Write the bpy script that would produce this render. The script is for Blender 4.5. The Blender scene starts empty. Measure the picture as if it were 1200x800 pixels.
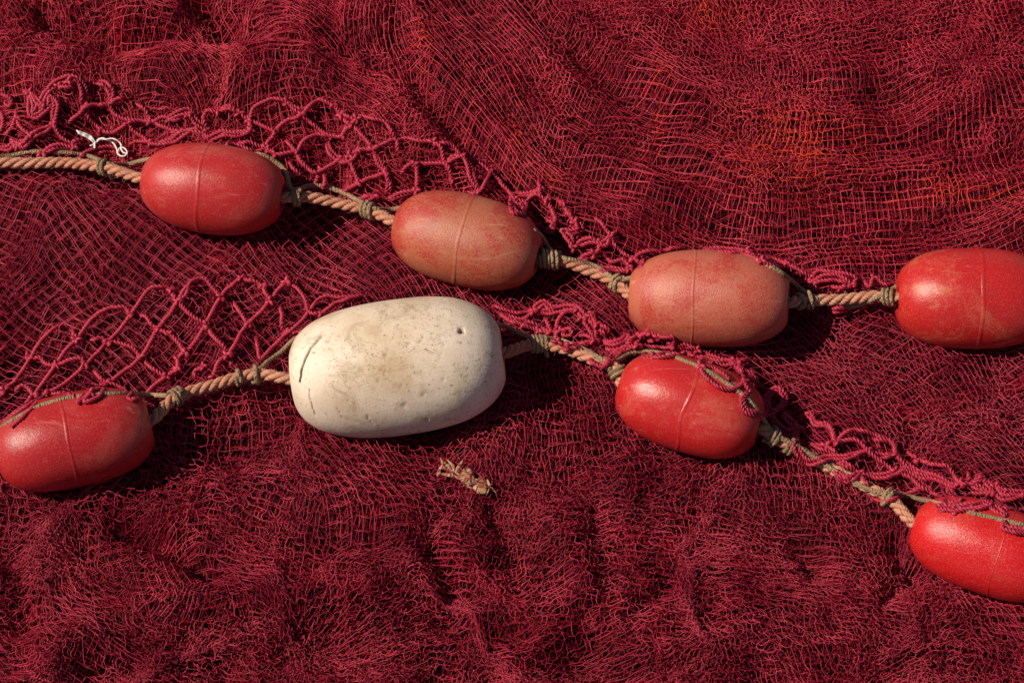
import bpy, math
import numpy as np
from mathutils import Vector

# ------------------------------------------------------------------ camera, sky, sun, exposure
sc = bpy.context.scene
TILT = math.radians(30.0)            # camera leans 30 degrees off straight-down
LENS, SENSOR = 100.0, 36.0
DIST = LENS / SENSOR                 # frame is 1 m wide at the heap
cam_d = bpy.data.cameras.new('camera')
cam = bpy.data.objects.new('camera', cam_d)
sc.collection.objects.link(cam)
cam_d.lens = LENS
cam_d.sensor_width = SENSOR
cam_d.clip_start = 0.05
cam_d.clip_end = 500.0
cam.location = (0, -math.sin(TILT) * DIST, math.cos(TILT) * DIST)
cam.rotation_euler = (TILT, 0, 0)
sc.camera = cam

BACK = np.array([0, -math.sin(TILT), math.cos(TILT)])
UP = np.array([0, math.cos(TILT), math.sin(TILT)])
RIGHT = np.array([1.0, 0, 0])
CAM = BACK * DIST

# sun direction (towards the sun): from the left, a little from the top of the picture
Ls = -0.68 * RIGHT + 0.34 * UP + 0.65 * BACK
Ls = Ls / np.linalg.norm(Ls)
ELEV = math.asin(Ls[2])
AZ = math.atan2(Ls[0], Ls[1])
world = bpy.data.worlds.new('World')
sc.world = world
world.use_nodes = True
wn = world.node_tree
sky = wn.nodes.new('ShaderNodeTexSky')
sky.sky_type = 'NISHITA'
sky.sun_disc = False
sky.sun_elevation = ELEV
sky.sun_rotation = AZ
wn.nodes['Background'].inputs['Strength'].default_value = 0.05
wn.links.new(sky.outputs['Color'], wn.nodes['Background'].inputs['Color'])
sun_d = bpy.data.lights.new('sun', 'SUN')
sun_d.energy = 5.0
sun_d.angle = math.radians(0.5)
sun_d.color = (1.0, 0.90, 0.76)
sun = bpy.data.objects.new('sun', sun_d)
sc.collection.objects.link(sun)
sun.location = tuple(Ls * 4)
sun.rotation_euler = Vector(tuple(Ls)).to_track_quat('Z', 'Y').to_euler()
vs = sc.view_settings
vs.view_transform = 'Standard'
vs.look = 'None'
vs.exposure = 0.0
vs.gamma = 1.0
vs.use_curve_mapping = False
sc.cycles.use_denoising = True
sc.cycles.max_bounces = 8
sc.cycles.diffuse_bounces = 4
sc.cycles.sample_clamp_indirect = 2.0
sc.cycles.sample_clamp_direct = 12.0

# ------------------------------------------------------------------ photograph coordinates (1200 x 800) <-> place
S = 1.0 / 1200.0
FPX = LENS / SENSOR * 1200.0


def unproj(px, py, z=0.0):
    """Point at height z that is seen at (px, py)."""
    px = np.asarray(px, float); py = np.asarray(py, float)
    dx = (px - 600.0) / FPX
    dy = (400.0 - py) / FPX
    d = dx[..., None] * RIGHT + dy[..., None] * UP - BACK
    t = (z - CAM[2]) / d[..., 2]
    return CAM + d * t[..., None]


def proj(P):
    v = np.asarray(P, float) - CAM
    dep = -(v @ BACK)
    return 600 + FPX * (v @ RIGHT) / dep, 400 - FPX * (v @ UP) / dep


def mpp(P):
    return float(-(np.asarray(P) - CAM) @ BACK) / FPX


def rfield(seed, wl, n=26, spread=0.35):
    """Smooth random field of wavelength wl (px)."""
    r = np.random.RandomState(seed)
    ang = r.uniform(0, 2 * np.pi, n)
    k = 2 * np.pi / (wl * r.uniform(1 - spread, 1 + spread, n))
    ph = r.uniform(0, 2 * np.pi, n)
    kx, ky = k * np.cos(ang), k * np.sin(ang)
    a = math.sqrt(2.0 / n)

    def f(x, y):
        out = np.zeros(np.broadcast(x, y).shape)
        for i in range(n):
            out += np.cos(kx[i] * x + ky[i] * y + ph[i])
        return out * a
    return f


def seg_dist(x, y, poly):
    best = np.full(np.broadcast(x, y).shape, 1e9)
    for (ax, ay), (bx, by) in zip(poly[:-1], poly[1:]):
        dx, dy = bx - ax, by - ay
        t = np.clip(((x - ax) * dx + (y - ay) * dy) / (dx * dx + dy * dy), 0, 1)
        best = np.minimum(best, np.hypot(x - ax - t * dx, y - ay - t * dy))
    return best


YU = np.array([(-400, 180), (-150, 183), (0, 190), (165, 205), (345, 228), (460, 258), (640, 300), (740, 335), (925, 355), (1050, 348), (1350, 345), (1700, 345)], float)
YL = np.array([(-400, 640), (-150, 560), (0, 510), (100, 490), (180, 478), (300, 437), (345, 432), (590, 408), (690, 420), (735, 432), (893, 503), (960, 540), (1075, 605), (1200, 640), (1350, 690), (1700, 760)], float)


def yu(x): return np.interp(x, YU[:, 0], YU[:, 1])
def yl(x): return np.interp(x, YL[:, 0], YL[:, 1])


PC = (970.0, -265.0)                 # the fan of the upper net turns about this point
FOLDS = [  # polyline, half width px, height m
    ([(50, 15), (130, 42), (250, 34)], 20, -0.032),
    ([(230, 5), (300, 50), (400, 60)], 13, -0.010),
    ([(-80, 60), (0, 62), (60, 78)], 24, 0.014),
    ([(195, 100), (300, 84), (420, 25), (450, -60)], 40, 0.026),
    ([(90, 70), (150, 92)], 22, 0.012),
    ([(452, -30), (470, 60), (500, 125), (600, 215)], 13, -0.010),
    ([(490, -20), (515, 60), (560, 130), (690, 250)], 20, 0.008),
    ([(1030, 105), (1085, 150), (1200, 172), (1300, 165)], 26, -0.015),
    ([(780, 70), (940, 130), (1080, 85), (1250, 70)], 40, 0.010),
    ([(760, 240), (930, 215), (1120, 235), (1260, 240)], 36, 0.012),
    ([(690, 60), (790, 190), (850, 260)], 22, -0.010),
    ([(138, 612), (190, 632), (248, 674)], 14, -0.032),
    ([(-60, 600), (10, 650), (30, 740)], 20, -0.020),
    ([(503, 640), (528, 692)], 13, -0.020),
    ([(575, 585), (602, 652)], 14, -0.016),
    ([(698, 600), (712, 715)], 10, -0.011),
    ([(830, 620), (770, 700), (740, 725)], 12, -0.008),
    ([(936, 640), (956, 664)], 15, -0.028),
    ([(1052, 635), (1066, 668), (1038, 702)], 14, -0.020),
    ([(560, 700), (520, 728), (610, 748)], 12, -0.012),
    ([(60, 770), (180, 716), (300, 694), (430, 694)], 30, 0.024),
    ([(330, 752), (560, 786), (680, 770)], 16, -0.018),
    ([(640, 600), (682, 680), (640, 744)], 20, 0.012),
    ([(760, 770), (900, 728), (1080, 734), (1260, 760)], 34, 0.016),
    ([(400, 585), (470, 610)], 30, 0.012),
    ([(310, 640), (400, 612)], 26, 0.010),
]
_h1, _h2, _h3, _h4 = rfield(1, 170), rfield(2, 70), rfield(3, 34), rfield(4, 75)


def H_exact(px, py):
    """Height of the heap's top at photograph position (px, py) of the z = 0 plane."""
    px = np.asarray(px, float); py = np.asarray(py, float)
    low = 1 / (1 + np.exp(-(py - yl(px) - 40) / 30))
    top = 1 / (1 + np.exp((py - yu(px) + 45) / 25))
    left = 1 / (1 + np.exp((px - 480) / 30))
    rough = np.clip(low + top * left, 0, 1)
    z = (0.0050 - 0.0026 * top * (1 - left)) * _h1(px, py)
    z += (0.0008 + 0.0010 * rough) * _h2(px, py) + (0.0003 + 0.0008 * rough) * _h3(px, py)
    # flat bunched folds lying along the bottom of the heap
    z += low / (1 + np.exp(-(py - 690) / 18)) * 0.0042 * np.sin(py / 8.5 + 0.9 * _h4(px * 0.35, py * 0.35) + 0.6 * _h1(px, py))
    # long folds of the fanned upper net
    r = np.hypot(px - PC[0], py - PC[1])
    fan = top / (1 + np.exp(-(px - 500) / 40))
    z += fan * (0.0040 + 0.0030 / (1 + np.exp((px - 830) / 40))) * np.sin(r / 9.0 + 0.9 * _h4(px * 0.2, py * 0.2))
    for poly, w, a in FOLDS:
        d = seg_dist(px, py, poly)
        z += a * np.exp(-(d / w) ** 2)
    return z


_gx, _gy = np.arange(-460, 1700, 3.0), np.arange(-420, 1300, 3.0)
_HG = H_exact(*np.meshgrid(_gx, _gy, indexing='ij'))


def H(px, py):
    fx = np.clip((np.asarray(px, float) + 460) / 3.0, 0, len(_gx) - 1.001)
    fy = np.clip((np.asarray(py, float) + 420) / 3.0, 0, len(_gy) - 1.001)
    i, j = fx.astype(int), fy.astype(int)
    u, v = fx - i, fy - j
    return (_HG[i, j] * (1 - u) + _HG[i + 1, j] * u) * (1 - v) + (_HG[i, j + 1] * (1 - u) + _HG[i + 1, j + 1] * u) * v


# ------------------------------------------------------------------ floats: where they lie
def R_prof(s, n):
    return np.power(np.clip(1 - np.abs(s) ** n, 0, 1), 1 / n)


#            px    py   slope  half  rad  lift  pitch  n
FLOATS = [
    dict(c=(250, 221), ang=-7.5, hl=86, R=53, n=2.35, pitch=0.00, seam=-0.11, look='red_a',
         label='red barrel float just right of the white string scrap'),
    dict(c=(547, 282), ang=-14.0, hl=89, R=54, n=2.45, pitch=0.00, seam=-0.01, look='worn_a',
         label='faded orange red speckled float directly above the large white float'),
    dict(c=(831, 350), ang=-5.5, hl=98, R=56.5, n=2.45, pitch=0.09, seam=-0.16, look='worn_b',
         label='dusty salmon float with a dark open end hole on its right'),
    dict(c=(1141, 350), ang=-0.5, hl=93, R=59, n=2.6, pitch=0.0, seam=0.03, look='red_b',
         label='bright red float with a pale left end cut by the right edge of the picture'),
    dict(c=(87, 515), ang=13.0, hl=93, R=55, n=2.7, pitch=0.0, seam=-0.06, look='red_c',
         label='red float at the left edge with coarse net and grey cord over its top'),
    dict(c=(808.5, 475), ang=-17.0, hl=87, R=54.5, n=2.6, pitch=0.0, seam=0.02, look='red_d',
         label='red float right of the white float with olive cord across its shoulder'),
    dict(c=(1158, 643), ang=-19.0, hl=92, R=53, n=2.5, pitch=0.02, seam=0.16, look='red_e',
         label='glossy bright red float in the lower right corner half under coarse mesh'),
    dict(c=(466, 430), ang=4.5, hl=127, R=79, n=2.95, pitch=0.09, seam=None, look='white',
         label='large dirty white float with a curved crack at its left end'),
]
for f in FLOATS:
    px, py = f['c']
    for _ in range(3):
        z0 = f.get('zc', 0.03)
        C = unproj(np.array(px), np.array(py), z0)
        k = mpp(C)
        R = f['R'] * k
        qx, qy = proj(np.array([C[0], C[1], 0.0]))
        f['zc'] = 0.53 * R + max(-0.004, min(0.012, float(H(qx, qy))))
    C = unproj(np.array(px), np.array(py), f['zc'])
    k = mpp(C)
    a = math.radians(f['ang'])
    ax = np.array([math.cos(a), math.sin(a) / math.cos(TILT), 0.0])
    ln = np.linalg.norm(ax)
    ax = ax / ln
    ax[2] = f['pitch']
    ax = ax / np.linalg.norm(ax)
    f['C'], f['R_m'], f['hl_m'], f['ax'] = C, f['R'] * k, f['hl'] * k * ln, ax
    hx = np.array([ax[0], ax[1], 0]); f['hx'] = hx / np.linalg.norm(hx)


def float_surface(P, low):
    """Upper (or lower) surface height of the floats over points P (N,3); nan-free: -1 / +1 where there is none."""
    out = np.full(P.shape[0], 1.0 if low else -1.0)
    for f in FLOATS:
        d = P[:, :2] - f['C'][:2]
        s = d @ f['hx'][:2]
        w = d @ np.array([-f['hx'][1], f['hx'][0]])
        rr = f['R_m'] * R_prof(s / f['hl_m'], f['n'])
        inside = (np.abs(s) < f['hl_m']) & (np.abs(w) < rr)
        q = np.sqrt(np.clip(rr ** 2 - w ** 2, 0, None))
        zc = f['C'][2] + s * f['pitch']
        if low:
            out = np.where(inside, np.minimum(out, zc - q), out)
        else:
            out = np.where(inside, np.maximum(out, zc + q), out)
    return out


ROPE_PTS = []                         # filled once the ropes are laid: (x, y, z, r)


def surf(P, rope=True):
    qx, qy = proj(np.stack([P[:, 0], P[:, 1], np.zeros(len(P))], 1))
    z = np.maximum(H(qx, qy), float_surface(P, False))
    if rope and len(ROPE_PTS):
        RP = np.asarray(ROPE_PTS)
        d2 = (P[:, None, 0] - RP[None, :, 0]) ** 2 + (P[:, None, 1] - RP[None, :, 1]) ** 2
        i = np.argmin(d2, 1)
        dm = d2[np.arange(len(P)), i]
        rr = RP[i, 3] ** 2
        zr = RP[i, 2] + np.sqrt(np.clip(rr - dm, 0, None))
        z = np.where(dm < rr, np.maximum(z, zr), z)
    return z


def drape_z(px, py, rope=True):
    """Height at which a line of sight through (px, py) first meets the heap, a float or a rope."""
    px = np.asarray(px, float); py = np.asarray(py, float)
    res = np.full(px.shape, -0.06)
    done = np.zeros(px.shape, bool)
    for z in np.arange(0.17, -0.07, -0.003):
        P = unproj(px, py, z)
        hit = (surf(P, rope) >= z) & ~done
        res = np.where(hit, z, res)
        done |= hit
        if done.all():
            break
    return res


def smooth1(z, w):
    if w < 1 or len(z) < 3:
        return z
    w = min(w, (len(z) - 1) // 2)
    if w < 1:
        return z
    k = np.hanning(2 * w + 3)[1:-1]
    k /= k.sum()
    return np.convolve(np.pad(z, w, mode='edge'), k, mode='valid')


def spline(pts, step):
    """Catmull-Rom through pts (N,D), resampled about every step."""
    P = np.asarray(pts, float)
    if len(P) == 2:
        P = np.array([P[0], (P[0] + P[1]) / 2, P[1]])
    Q = np.vstack([2 * P[0] - P[1], P, 2 * P[-1] - P[-2]])
    out = []
    for i in range(1, len(Q) - 2):
        p0, p1, p2, p3 = Q[i - 1], Q[i], Q[i + 1], Q[i + 2]
        d01, d12, d23 = [max(np.linalg.norm(b - a), 1e-9) ** 0.5 for a, b in ((p0, p1), (p1, p2), (p2, p3))]
        m1 = (p2 - p1) + d12 * ((p1 - p0) / d01 - (p2 - p0) / (d01 + d12))
        m2 = (p2 - p1) + d12 * ((p3 - p2) / d23 - (p3 - p1) / (d12 + d23))
        t = np.linspace(0, 1, 16, endpoint=False)[:, None]
        out.append((2 * t**3 - 3 * t**2 + 1) * p1 + (t**3 - 2 * t**2 + t) * m1 + (-2 * t**3 + 3 * t**2) * p2 + (t**3 - t**2) * m2)
    out = np.vstack(out + [P[-1:]])
    L = np.concatenate([[0], np.cumsum(np.linalg.norm(np.diff(out, axis=0), axis=1))])
    n = max(3, int(round(L[-1] / step)) + 1)
    s = np.linspace(0, L[-1], n)
    return np.stack([np.interp(s, L, out[:, j]) for j in range(out.shape[1])], 1)


# ------------------------------------------------------------------ mesh helpers
def link(o, parent=None):
    sc.collection.objects.link(o)
    if parent is not None:
        o.parent = parent
    return o


def mesh_np(name, V, Q, mat=None, col=None, uv=None, smooth=True):
    """Fast mesh from vertex array and face array (quads or triangles)."""
    me = bpy.data.meshes.new(name)
    V = np.ascontiguousarray(V, np.float32); Q = np.ascontiguousarray(Q, np.int32)
    n, k = Q.shape
    me.vertices.add(len(V)); me.vertices.foreach_set('co', V.ravel())
    me.loops.add(n * k); me.loops.foreach_set('vertex_index', Q.ravel())
    me.polygons.add(n)
    me.polygons.foreach_set('loop_start', np.arange(0, n * k, k, dtype=np.int32))
    if smooth:
        me.polygons.foreach_set('use_smooth', np.ones(n, bool))
    if col is not None:
        at = me.attributes.new('Col', 'FLOAT_COLOR', 'POINT')
        c = np.ones((len(V), 4), np.float32); c[:, :col.shape[1]] = col
        at.data.foreach_set('color', c.ravel())
    if uv is not None:
        l = me.uv_layers.new(name='UVMap')
        l.uv.foreach_set('vector', np.ascontiguousarray(uv[Q.ravel()], np.float32).ravel())
    me.update(calc_edges=True)
    me.validate()
    if mat:
        me.materials.append(mat)
    return me


def frames(P):
    """Parallel-transport frames along a polyline."""
    T = np.gradient(P, axis=0)
    T /= np.linalg.norm(T, axis=1)[:, None] + 1e-12
    N = np.zeros_like(P)
    ref = np.array([0, 0, 1.0]) if abs(T[0][2]) < 0.9 else np.array([1.0, 0, 0])
    n = ref - T[0] * (ref @ T[0]); n /= np.linalg.norm(n)
    for i in range(len(P)):
        n = n - T[i] * (n @ T[i])
        n /= np.linalg.norm(n) + 1e-12
        N[i] = n
    return T, N, np.cross(T, N)


def sweep(P, r, ns=9, lobes=0, depth=0.0, pitch=None, closed=False, squash=None):
    """Tube along P; with lobes > 0 a laid twine: its section has lobes that twist once per pitch."""
    P = np.asarray(P, float)
    T, N, B = frames(P)
    L = np.concatenate([[0], np.cumsum(np.linalg.norm(np.diff(P, axis=0), axis=1))])
    r = np.broadcast_to(np.asarray(r, float), (len(P),))
    th = np.linspace(0, 2 * np.pi, ns, endpoint=False)
    tw = 2 * np.pi * L / pitch if pitch else np.zeros(len(P))
    A = th[None, :] + tw[:, None]
    rad = np.broadcast_to(1 + (depth * np.cos(lobes * th) if lobes else 0 * th), A.shape) * r[:, None]
    V = P[:, None, :] + rad[..., None] * (np.cos(A)[..., None] * N[:, None, :] + np.sin(A)[..., None] * B[:, None, :])
    n = len(P)
    i, j = np.meshgrid(np.arange(n - 1), np.arange(ns), indexing='ij')
    j2 = (j + 1) % ns
    F = np.stack([i * ns + j, i * ns + j2, (i + 1) * ns + j2, (i + 1) * ns + j], -1).reshape(-1, 4)
    V = V.reshape(-1, 3)
    uv = np.stack([np.repeat(L, ns), np.tile(th / (2 * np.pi), n)], 1)
    # pinch the ends shut
    V = np.vstack([V, P[0], P[-1]])
    uv = np.vstack([uv, [0, 0], [L[-1], 0]])
    a, b = n * ns, n * ns + 1
    jj = np.arange(ns)
    capA = np.stack([np.full(ns, a), (jj + 1) % ns, jj, jj], -1)
    capB = np.stack([np.full(ns, b), (n - 1) * ns + jj, (n - 1) * ns + (jj + 1) % ns, (n - 1) * ns + (jj + 1) % ns], -1)
    tri = np.vstack([capA[:, :3], capB[:, :3]])
    return V, F, tri, uv


def tube_obj(name, P, r, mat, parent=None, origin=(0, 0, 0), **kw):
    V, F, tri, uv = sweep(P, r, **kw)
    me = bpy.data.meshes.new(name)
    V = V - np.asarray(origin)
    nq, nt = len(F), len(tri)
    me.vertices.add(len(V)); me.vertices.foreach_set('co', np.ascontiguousarray(V, np.float32).ravel())
    idx = np.concatenate([F.ravel(), tri.ravel()]).astype(np.int32)
    me.loops.add(len(idx)); me.loops.foreach_set('vertex_index', idx)
    me.polygons.add(nq + nt)
    me.polygons.foreach_set('loop_start', np.concatenate([np.arange(nq) * 4, nq * 4 + np.arange(nt) * 3]).astype(np.int32))
    me.polygons.foreach_set('use_smooth', np.ones(nq + nt, bool))
    l = me.uv_layers.new(name='UVMap')
    l.uv.foreach_set('vector', np.ascontiguousarray(uv[idx], np.float32).ravel())
    me.update(calc_edges=True)
    me.materials.append(mat)
    o = link(bpy.data.objects.new(name, me), parent)
    return o


def empty(name, loc, label, cat, group=None):
    o = bpy.data.objects.new(name, None)
    o.empty_display_size = 0.05
    o.location = tuple(float(c) for c in loc)
    o['label'] = label
    o['category'] = cat
    if group:
        o['group'] = group
    return link(o)


# ------------------------------------------------------------------ materials
def new_mat(name):
    m = bpy.data.materials.new(name)
    m.use_nodes = True
    nt = m.node_tree
    return m, nt, nt.nodes['Principled BSDF']


def nd(nt, typ, **kw):
    n = nt.nodes.new(typ)
    for k, v in kw.items():
        if k in n.inputs:
            n.inputs[k].default_value = v
        else:
            setattr(n, k, v)
    return n


def ramp(nt, src, stops):
    r = nt.nodes.new('ShaderNodeValToRGB')
    e = r.color_ramp.elements
    while len(e) < len(stops):
        e.new(0.5)
    for el, (p, c) in zip(e, stops):
        el.position = p
        el.color = (*c, 1) if len(c) == 3 else c
    nt.links.new(src, r.inputs[0])
    return r.outputs[0]


def mixc(nt, fac, a, b, mode='MIX'):
    m = nt.nodes.new('ShaderNodeMix')
    m.data_type = 'RGBA'
    m.blend_type = mode
    for sock, v in ((m.inputs[0], fac), (m.inputs[6], a), (m.inputs[7], b)):
        if hasattr(v, 'links'):
            nt.links.new(v, sock)
        elif isinstance(v, (int, float)):
            sock.default_value = v
        else:
            sock.default_value = (*v, 1)
    return m.outputs[2]


def math_n(nt, op, a, b=None):
    m = nt.nodes.new('ShaderNodeMath')
    m.operation = op
    for s, v in ((m.inputs[0], a), (m.inputs[1], b)):
        if v is None:
            continue
        if hasattr(v, 'links'):
            nt.links.new(v, s)
        else:
            s.default_value = v
    return m.outputs[0]


def bump(nt, bsdf, h, strength, dist):
    b = nt.nodes.new('ShaderNodeBump')
    b.inputs['Strength'].default_value = strength
    b.inputs['Distance'].default_value = dist
    nt.links.new(h, b.inputs['Height'])
    prev = bsdf.inputs['Normal']
    if prev.links:
        nt.links.new(prev.links[0].from_socket, b.inputs['Normal'])
    nt.links.new(b.outputs[0], bsdf.inputs['Normal'])


def tex(nt, kind, scale, coord='Object', detail=4.0, rough=0.55, dist=0.0, stretch=None, offset=None):
    tc = nt.nodes.new('ShaderNodeTexCoord')
    src = tc.outputs[coord]
    if stretch or offset:
        mp = nt.nodes.new('ShaderNodeMapping')
        mp.inputs['Scale'].default_value = stretch or (1, 1, 1)
        mp.inputs['Location'].default_value = offset or (0, 0, 0)
        nt.links.new(src, mp.inputs[0])
        src = mp.outputs[0]
    if kind == 'noise':
        t = nd(nt, 'ShaderNodeTexNoise', Scale=scale, Detail=detail, Roughness=rough, Distortion=dist)
    else:
        t = nd(nt, 'ShaderNodeTexVoronoi', Scale=scale)
    nt.links.new(src, t.inputs['Vector'])
    return t.outputs[0]


def net_material():
    m, nt, b = new_mat('net_nylon')
    at = nd(nt, 'ShaderNodeAttribute', attribute_name='Col')
    nt.links.new(at.outputs['Color'], b.inputs['Base Color'])
    b.inputs['Roughness'].default_value = 0.5
    b.inputs['Specular IOR Level'].default_value = 0.22
    return m


def twine_material():
    m, nt, b = new_mat('coarse_twine')
    n = tex(nt, 'noise', 16, detail=3)
    c = ramp(nt, n, [(0.3, (0.22, 0.004, 0.019)), (0.55, (0.29, 0.006, 0.028)), (0.75, (0.36, 0.011, 0.038))])
    # the crests of the three plies are coloured paler than the grooves
    tc = nt.nodes.new('ShaderNodeTexCoord')
    sx = nt.nodes.new('ShaderNodeSeparateXYZ')
    nt.links.new(tc.outputs['UV'], sx.inputs[0])
    cr = math_n(nt, 'COSINE', math_n(nt, 'MULTIPLY', sx.outputs[1], 6.28318 * 3))
    paleness = ramp(nt, math_n(nt, 'MULTIPLY_ADD', cr, 0.5), [(0.45, (0, 0, 0)), (0.95, (0.85, 0.85, 0.85))])
    paleness.node.inputs[0].links[0].from_node.inputs[2].default_value = 0.5
    c = mixc(nt, paleness, c, (0.52, 0.040, 0.078))
    nt.links.new(c, b.inputs['Base Color'])
    b.inputs['Roughness'].default_value = 0.48
    b.inputs['Specular IOR Level'].default_value = 0.35
    f = tex(nt, 'noise', 900, detail=2)
    bump(nt, b, f, 0.35, 0.0006)
    return m


def rope_material():
    m, nt, b = new_mat('salmon_rope')
    n = tex(nt, 'noise', 9, detail=4, rough=0.6)
    c = ramp(nt, n, [(0.30, (0.44, 0.145, 0.075)), (0.5, (0.60, 0.235, 0.135)), (0.72, (0.70, 0.34, 0.215))])
    dirt = tex(nt, 'noise', 70, detail=4, rough=0.65)
    c2 = mixc(nt, ramp(nt, dirt, [(0.48, (0, 0, 0)), (0.70, (0.5, 0.5, 0.5))]), c, (0.28, 0.10, 0.055))
    nt.links.new(c2, b.inputs['Base Color'])
    b.inputs['Roughness'].default_value = 0.62
    fib = tex(nt, 'noise', 1.0, coord='UV', detail=3, stretch=(260, 14, 1))
    bump(nt, b, fib, 1.0, 0.0020)
    return m


def cord_material():
    m, nt, b = new_mat('olive_cord')
    n = tex(nt, 'noise', 28, detail=4)
    c = ramp(nt, n, [(0.32, (0.21, 0.122, 0.060)), (0.6, (0.35, 0.218, 0.120)), (0.8, (0.45, 0.31, 0.19))])
    nt.links.new(c, b.inputs['Base Color'])
    b.inputs['Roughness'].default_value = 0.75
    tc = nt.nodes.new('ShaderNodeTexCoord')
    mp = nt.nodes.new('ShaderNodeMapping')
    mp.inputs['Scale'].default_value = (620, 6, 1)
    mp.inputs['Rotation'].default_value = (0, 0, 0)
    nt.links.new(tc.outputs['UV'], mp.inputs[0])
    ck = nd(nt, 'ShaderNodeTexVoronoi', Scale=1.0)
    nt.links.new(mp.outputs[0], ck.inputs['Vector'])
    bump(nt, b, ck.outputs[0], 1.0, 0.0018)
    return m


def float_material(name, deep, faded, amount, rough, speck, seed, scratch=0.5):
    m, nt, b = new_mat(name)
    off = (seed * 3.1, seed * 1.7, seed * 0.9)
    big = tex(nt, 'noise', 17, detail=8, rough=0.68, dist=0.7, offset=off)
    fine = tex(nt, 'noise', 520, detail=4, rough=0.75, offset=off)
    mott = math_n(nt, 'ADD', big, math_n(nt, 'MULTIPLY', math_n(nt, 'SUBTRACT', fine, 0.5), 0.55 * speck))
    fac = ramp(nt, mott, [(0.65 - amount * 0.38, (0, 0, 0)), (0.77 - amount * 0.36, (1, 1, 1))])
    c = mixc(nt, fac, deep, faded)
    scr = tex(nt, 'noise', 46, detail=6, rough=0.75, dist=1.2, stretch=(0.35, 1.6, 1.6), offset=off)
    pale = tuple(min(1, x * 0.6 + y * 0.45 + 0.05) for x, y in zip(faded, (0.8, 0.45, 0.34)))
    c = mixc(nt, ramp(nt, scr, [(0.58, (0, 0, 0)), (0.71, (scratch,) * 3)]), c, pale)
    grain = tex(nt, 'noise', 1100, detail=2, rough=0.6, offset=off)
    c = mixc(nt, ramp(nt, grain, [(0.56, (0, 0, 0)), (0.70, (0.42 * min(1, speck),) * 3)]), c, pale)
    dirt = tex(nt, 'noise', 30, detail=6, rough=0.7, offset=(off[1], off[0], 4))
    c = mixc(nt, ramp(nt, dirt, [(0.56, (0, 0, 0)), (0.80, (0.42, 0.42, 0.42))]), c, (0.14, 0.035, 0.02))
    nt.links.new(c, b.inputs['Base Color'])
    rg = ramp(nt, fine, [(0.3, (rough - 0.07,) * 3), (0.7, (rough + 0.10,) * 3)])
    nt.links.new(rg, b.inputs['Roughness'])
    b.inputs['Specular IOR Level'].default_value = 0.5
    b.inputs['Subsurface Weight'].default_value = 0.12
    b.inputs['Subsurface Radius'].default_value = (0.006, 0.0015, 0.001)
    b.inputs['Subsurface Scale'].default_value = 1.0
    bump(nt, b, fine, 0.26 * speck + 0.05, 0.0014)
    bump(nt, b, grain, 0.25 * speck, 0.0008)
    bump(nt, b, tex(nt, 'noise', 42, detail=3, offset=off), 0.25, 0.0022)
    return m


def white_material():
    m, nt, b = new_mat('weathered_white_foam')
    at = nd(nt, 'ShaderNodeAttribute', attribute_name='Col')
    n1 = tex(nt, 'noise', 11, detail=6, rough=0.62)
    c = ramp(nt, n1, [(0.30, (0.52, 0.36, 0.22)), (0.43, (0.67, 0.525, 0.39)), (0.58, (0.77, 0.63, 0.505))])
    n2 = tex(nt, 'noise', 34, detail=8, rough=0.72, dist=0.6)
    c = mixc(nt, ramp(nt, n2, [(0.54, (0, 0, 0)), (0.68, (0.8, 0.8, 0.8))]), c, (0.36, 0.26, 0.16))
    n3 = tex(nt, 'noise', 300, detail=4, rough=0.7)
    c = mixc(nt, ramp(nt, n3, [(0.59, (0, 0, 0)), (0.68, (0.8, 0.8, 0.8))]), c, (0.25, 0.17, 0.09))
    n4 = tex(nt, 'noise', 30, detail=2, dist=2.5, stretch=(1, 2.4, 2.4))
    line = ramp(nt, n4, [(0.486, (0, 0, 0)), (0.496, (0.8, 0.8, 0.8)), (0.504, (0.8, 0.8, 0.8)), (0.514, (0, 0, 0))])
    n5 = ramp(nt, tex(nt, 'noise', 17, detail=2, offset=(7, 3, 1)), [(0.44, (0, 0, 0)), (0.56, (1, 1, 1))])
    c = mixc(nt, math_n(nt, 'MULTIPLY', line, n5), c, (0.30, 0.18, 0.09))
    c = mixc(nt, at.outputs['Color'], c, (0.10, 0.055, 0.03))
    nt.links.new(c, b.inputs['Base Color'])
    b.inputs['Roughness'].default_value = 0.62
    b.inputs['Specular IOR Level'].default_value = 0.35
    bump(nt, b, tex(nt, 'noise', 420, detail=3, rough=0.7), 0.20, 0.0014)
    bump(nt, b, tex(nt, 'noise', 60, detail=4), 0.16, 0.0028)
    return m


M_NET, M_TWINE, M_ROPE, M_CORD = net_material(), twine_material(), rope_material(), cord_material()
M_FLOAT = {
    'red_a': float_material('float_red_a', (0.44, 0.015, 0.017), (0.47, 0.055, 0.044), 0.42, 0.34, 0.8, 1, 0.35),
    'worn_a': float_material('float_worn_a', (0.40, 0.026, 0.018), (0.43, 0.118, 0.060), 0.66, 0.36, 1.3, 2),
    'worn_b': float_material('float_worn_b', (0.42, 0.038, 0.024), (0.48, 0.114, 0.066), 0.74, 0.36, 1.2, 3),
    'red_b': float_material('float_red_b', (0.47, 0.011, 0.012), (0.50, 0.090, 0.045), 0.40, 0.32, 0.7, 4),
    'red_c': float_material('float_red_c', (0.40, 0.009, 0.012), (0.44, 0.042, 0.034), 0.33, 0.32, 0.8, 5),
    'red_d': float_material('float_red_d', (0.48, 0.012, 0.013), (0.50, 0.070, 0.046), 0.30, 0.29, 0.6, 6),
    'red_e': float_material('float_red_e', (0.54, 0.006, 0.009), (0.54, 0.036, 0.028), 0.20, 0.27, 0.9, 7, 0.15),
    'white': white_material(),
}
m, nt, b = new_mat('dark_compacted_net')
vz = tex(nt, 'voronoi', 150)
n = tex(nt, 'noise', 60, detail=6, rough=0.7)
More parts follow.
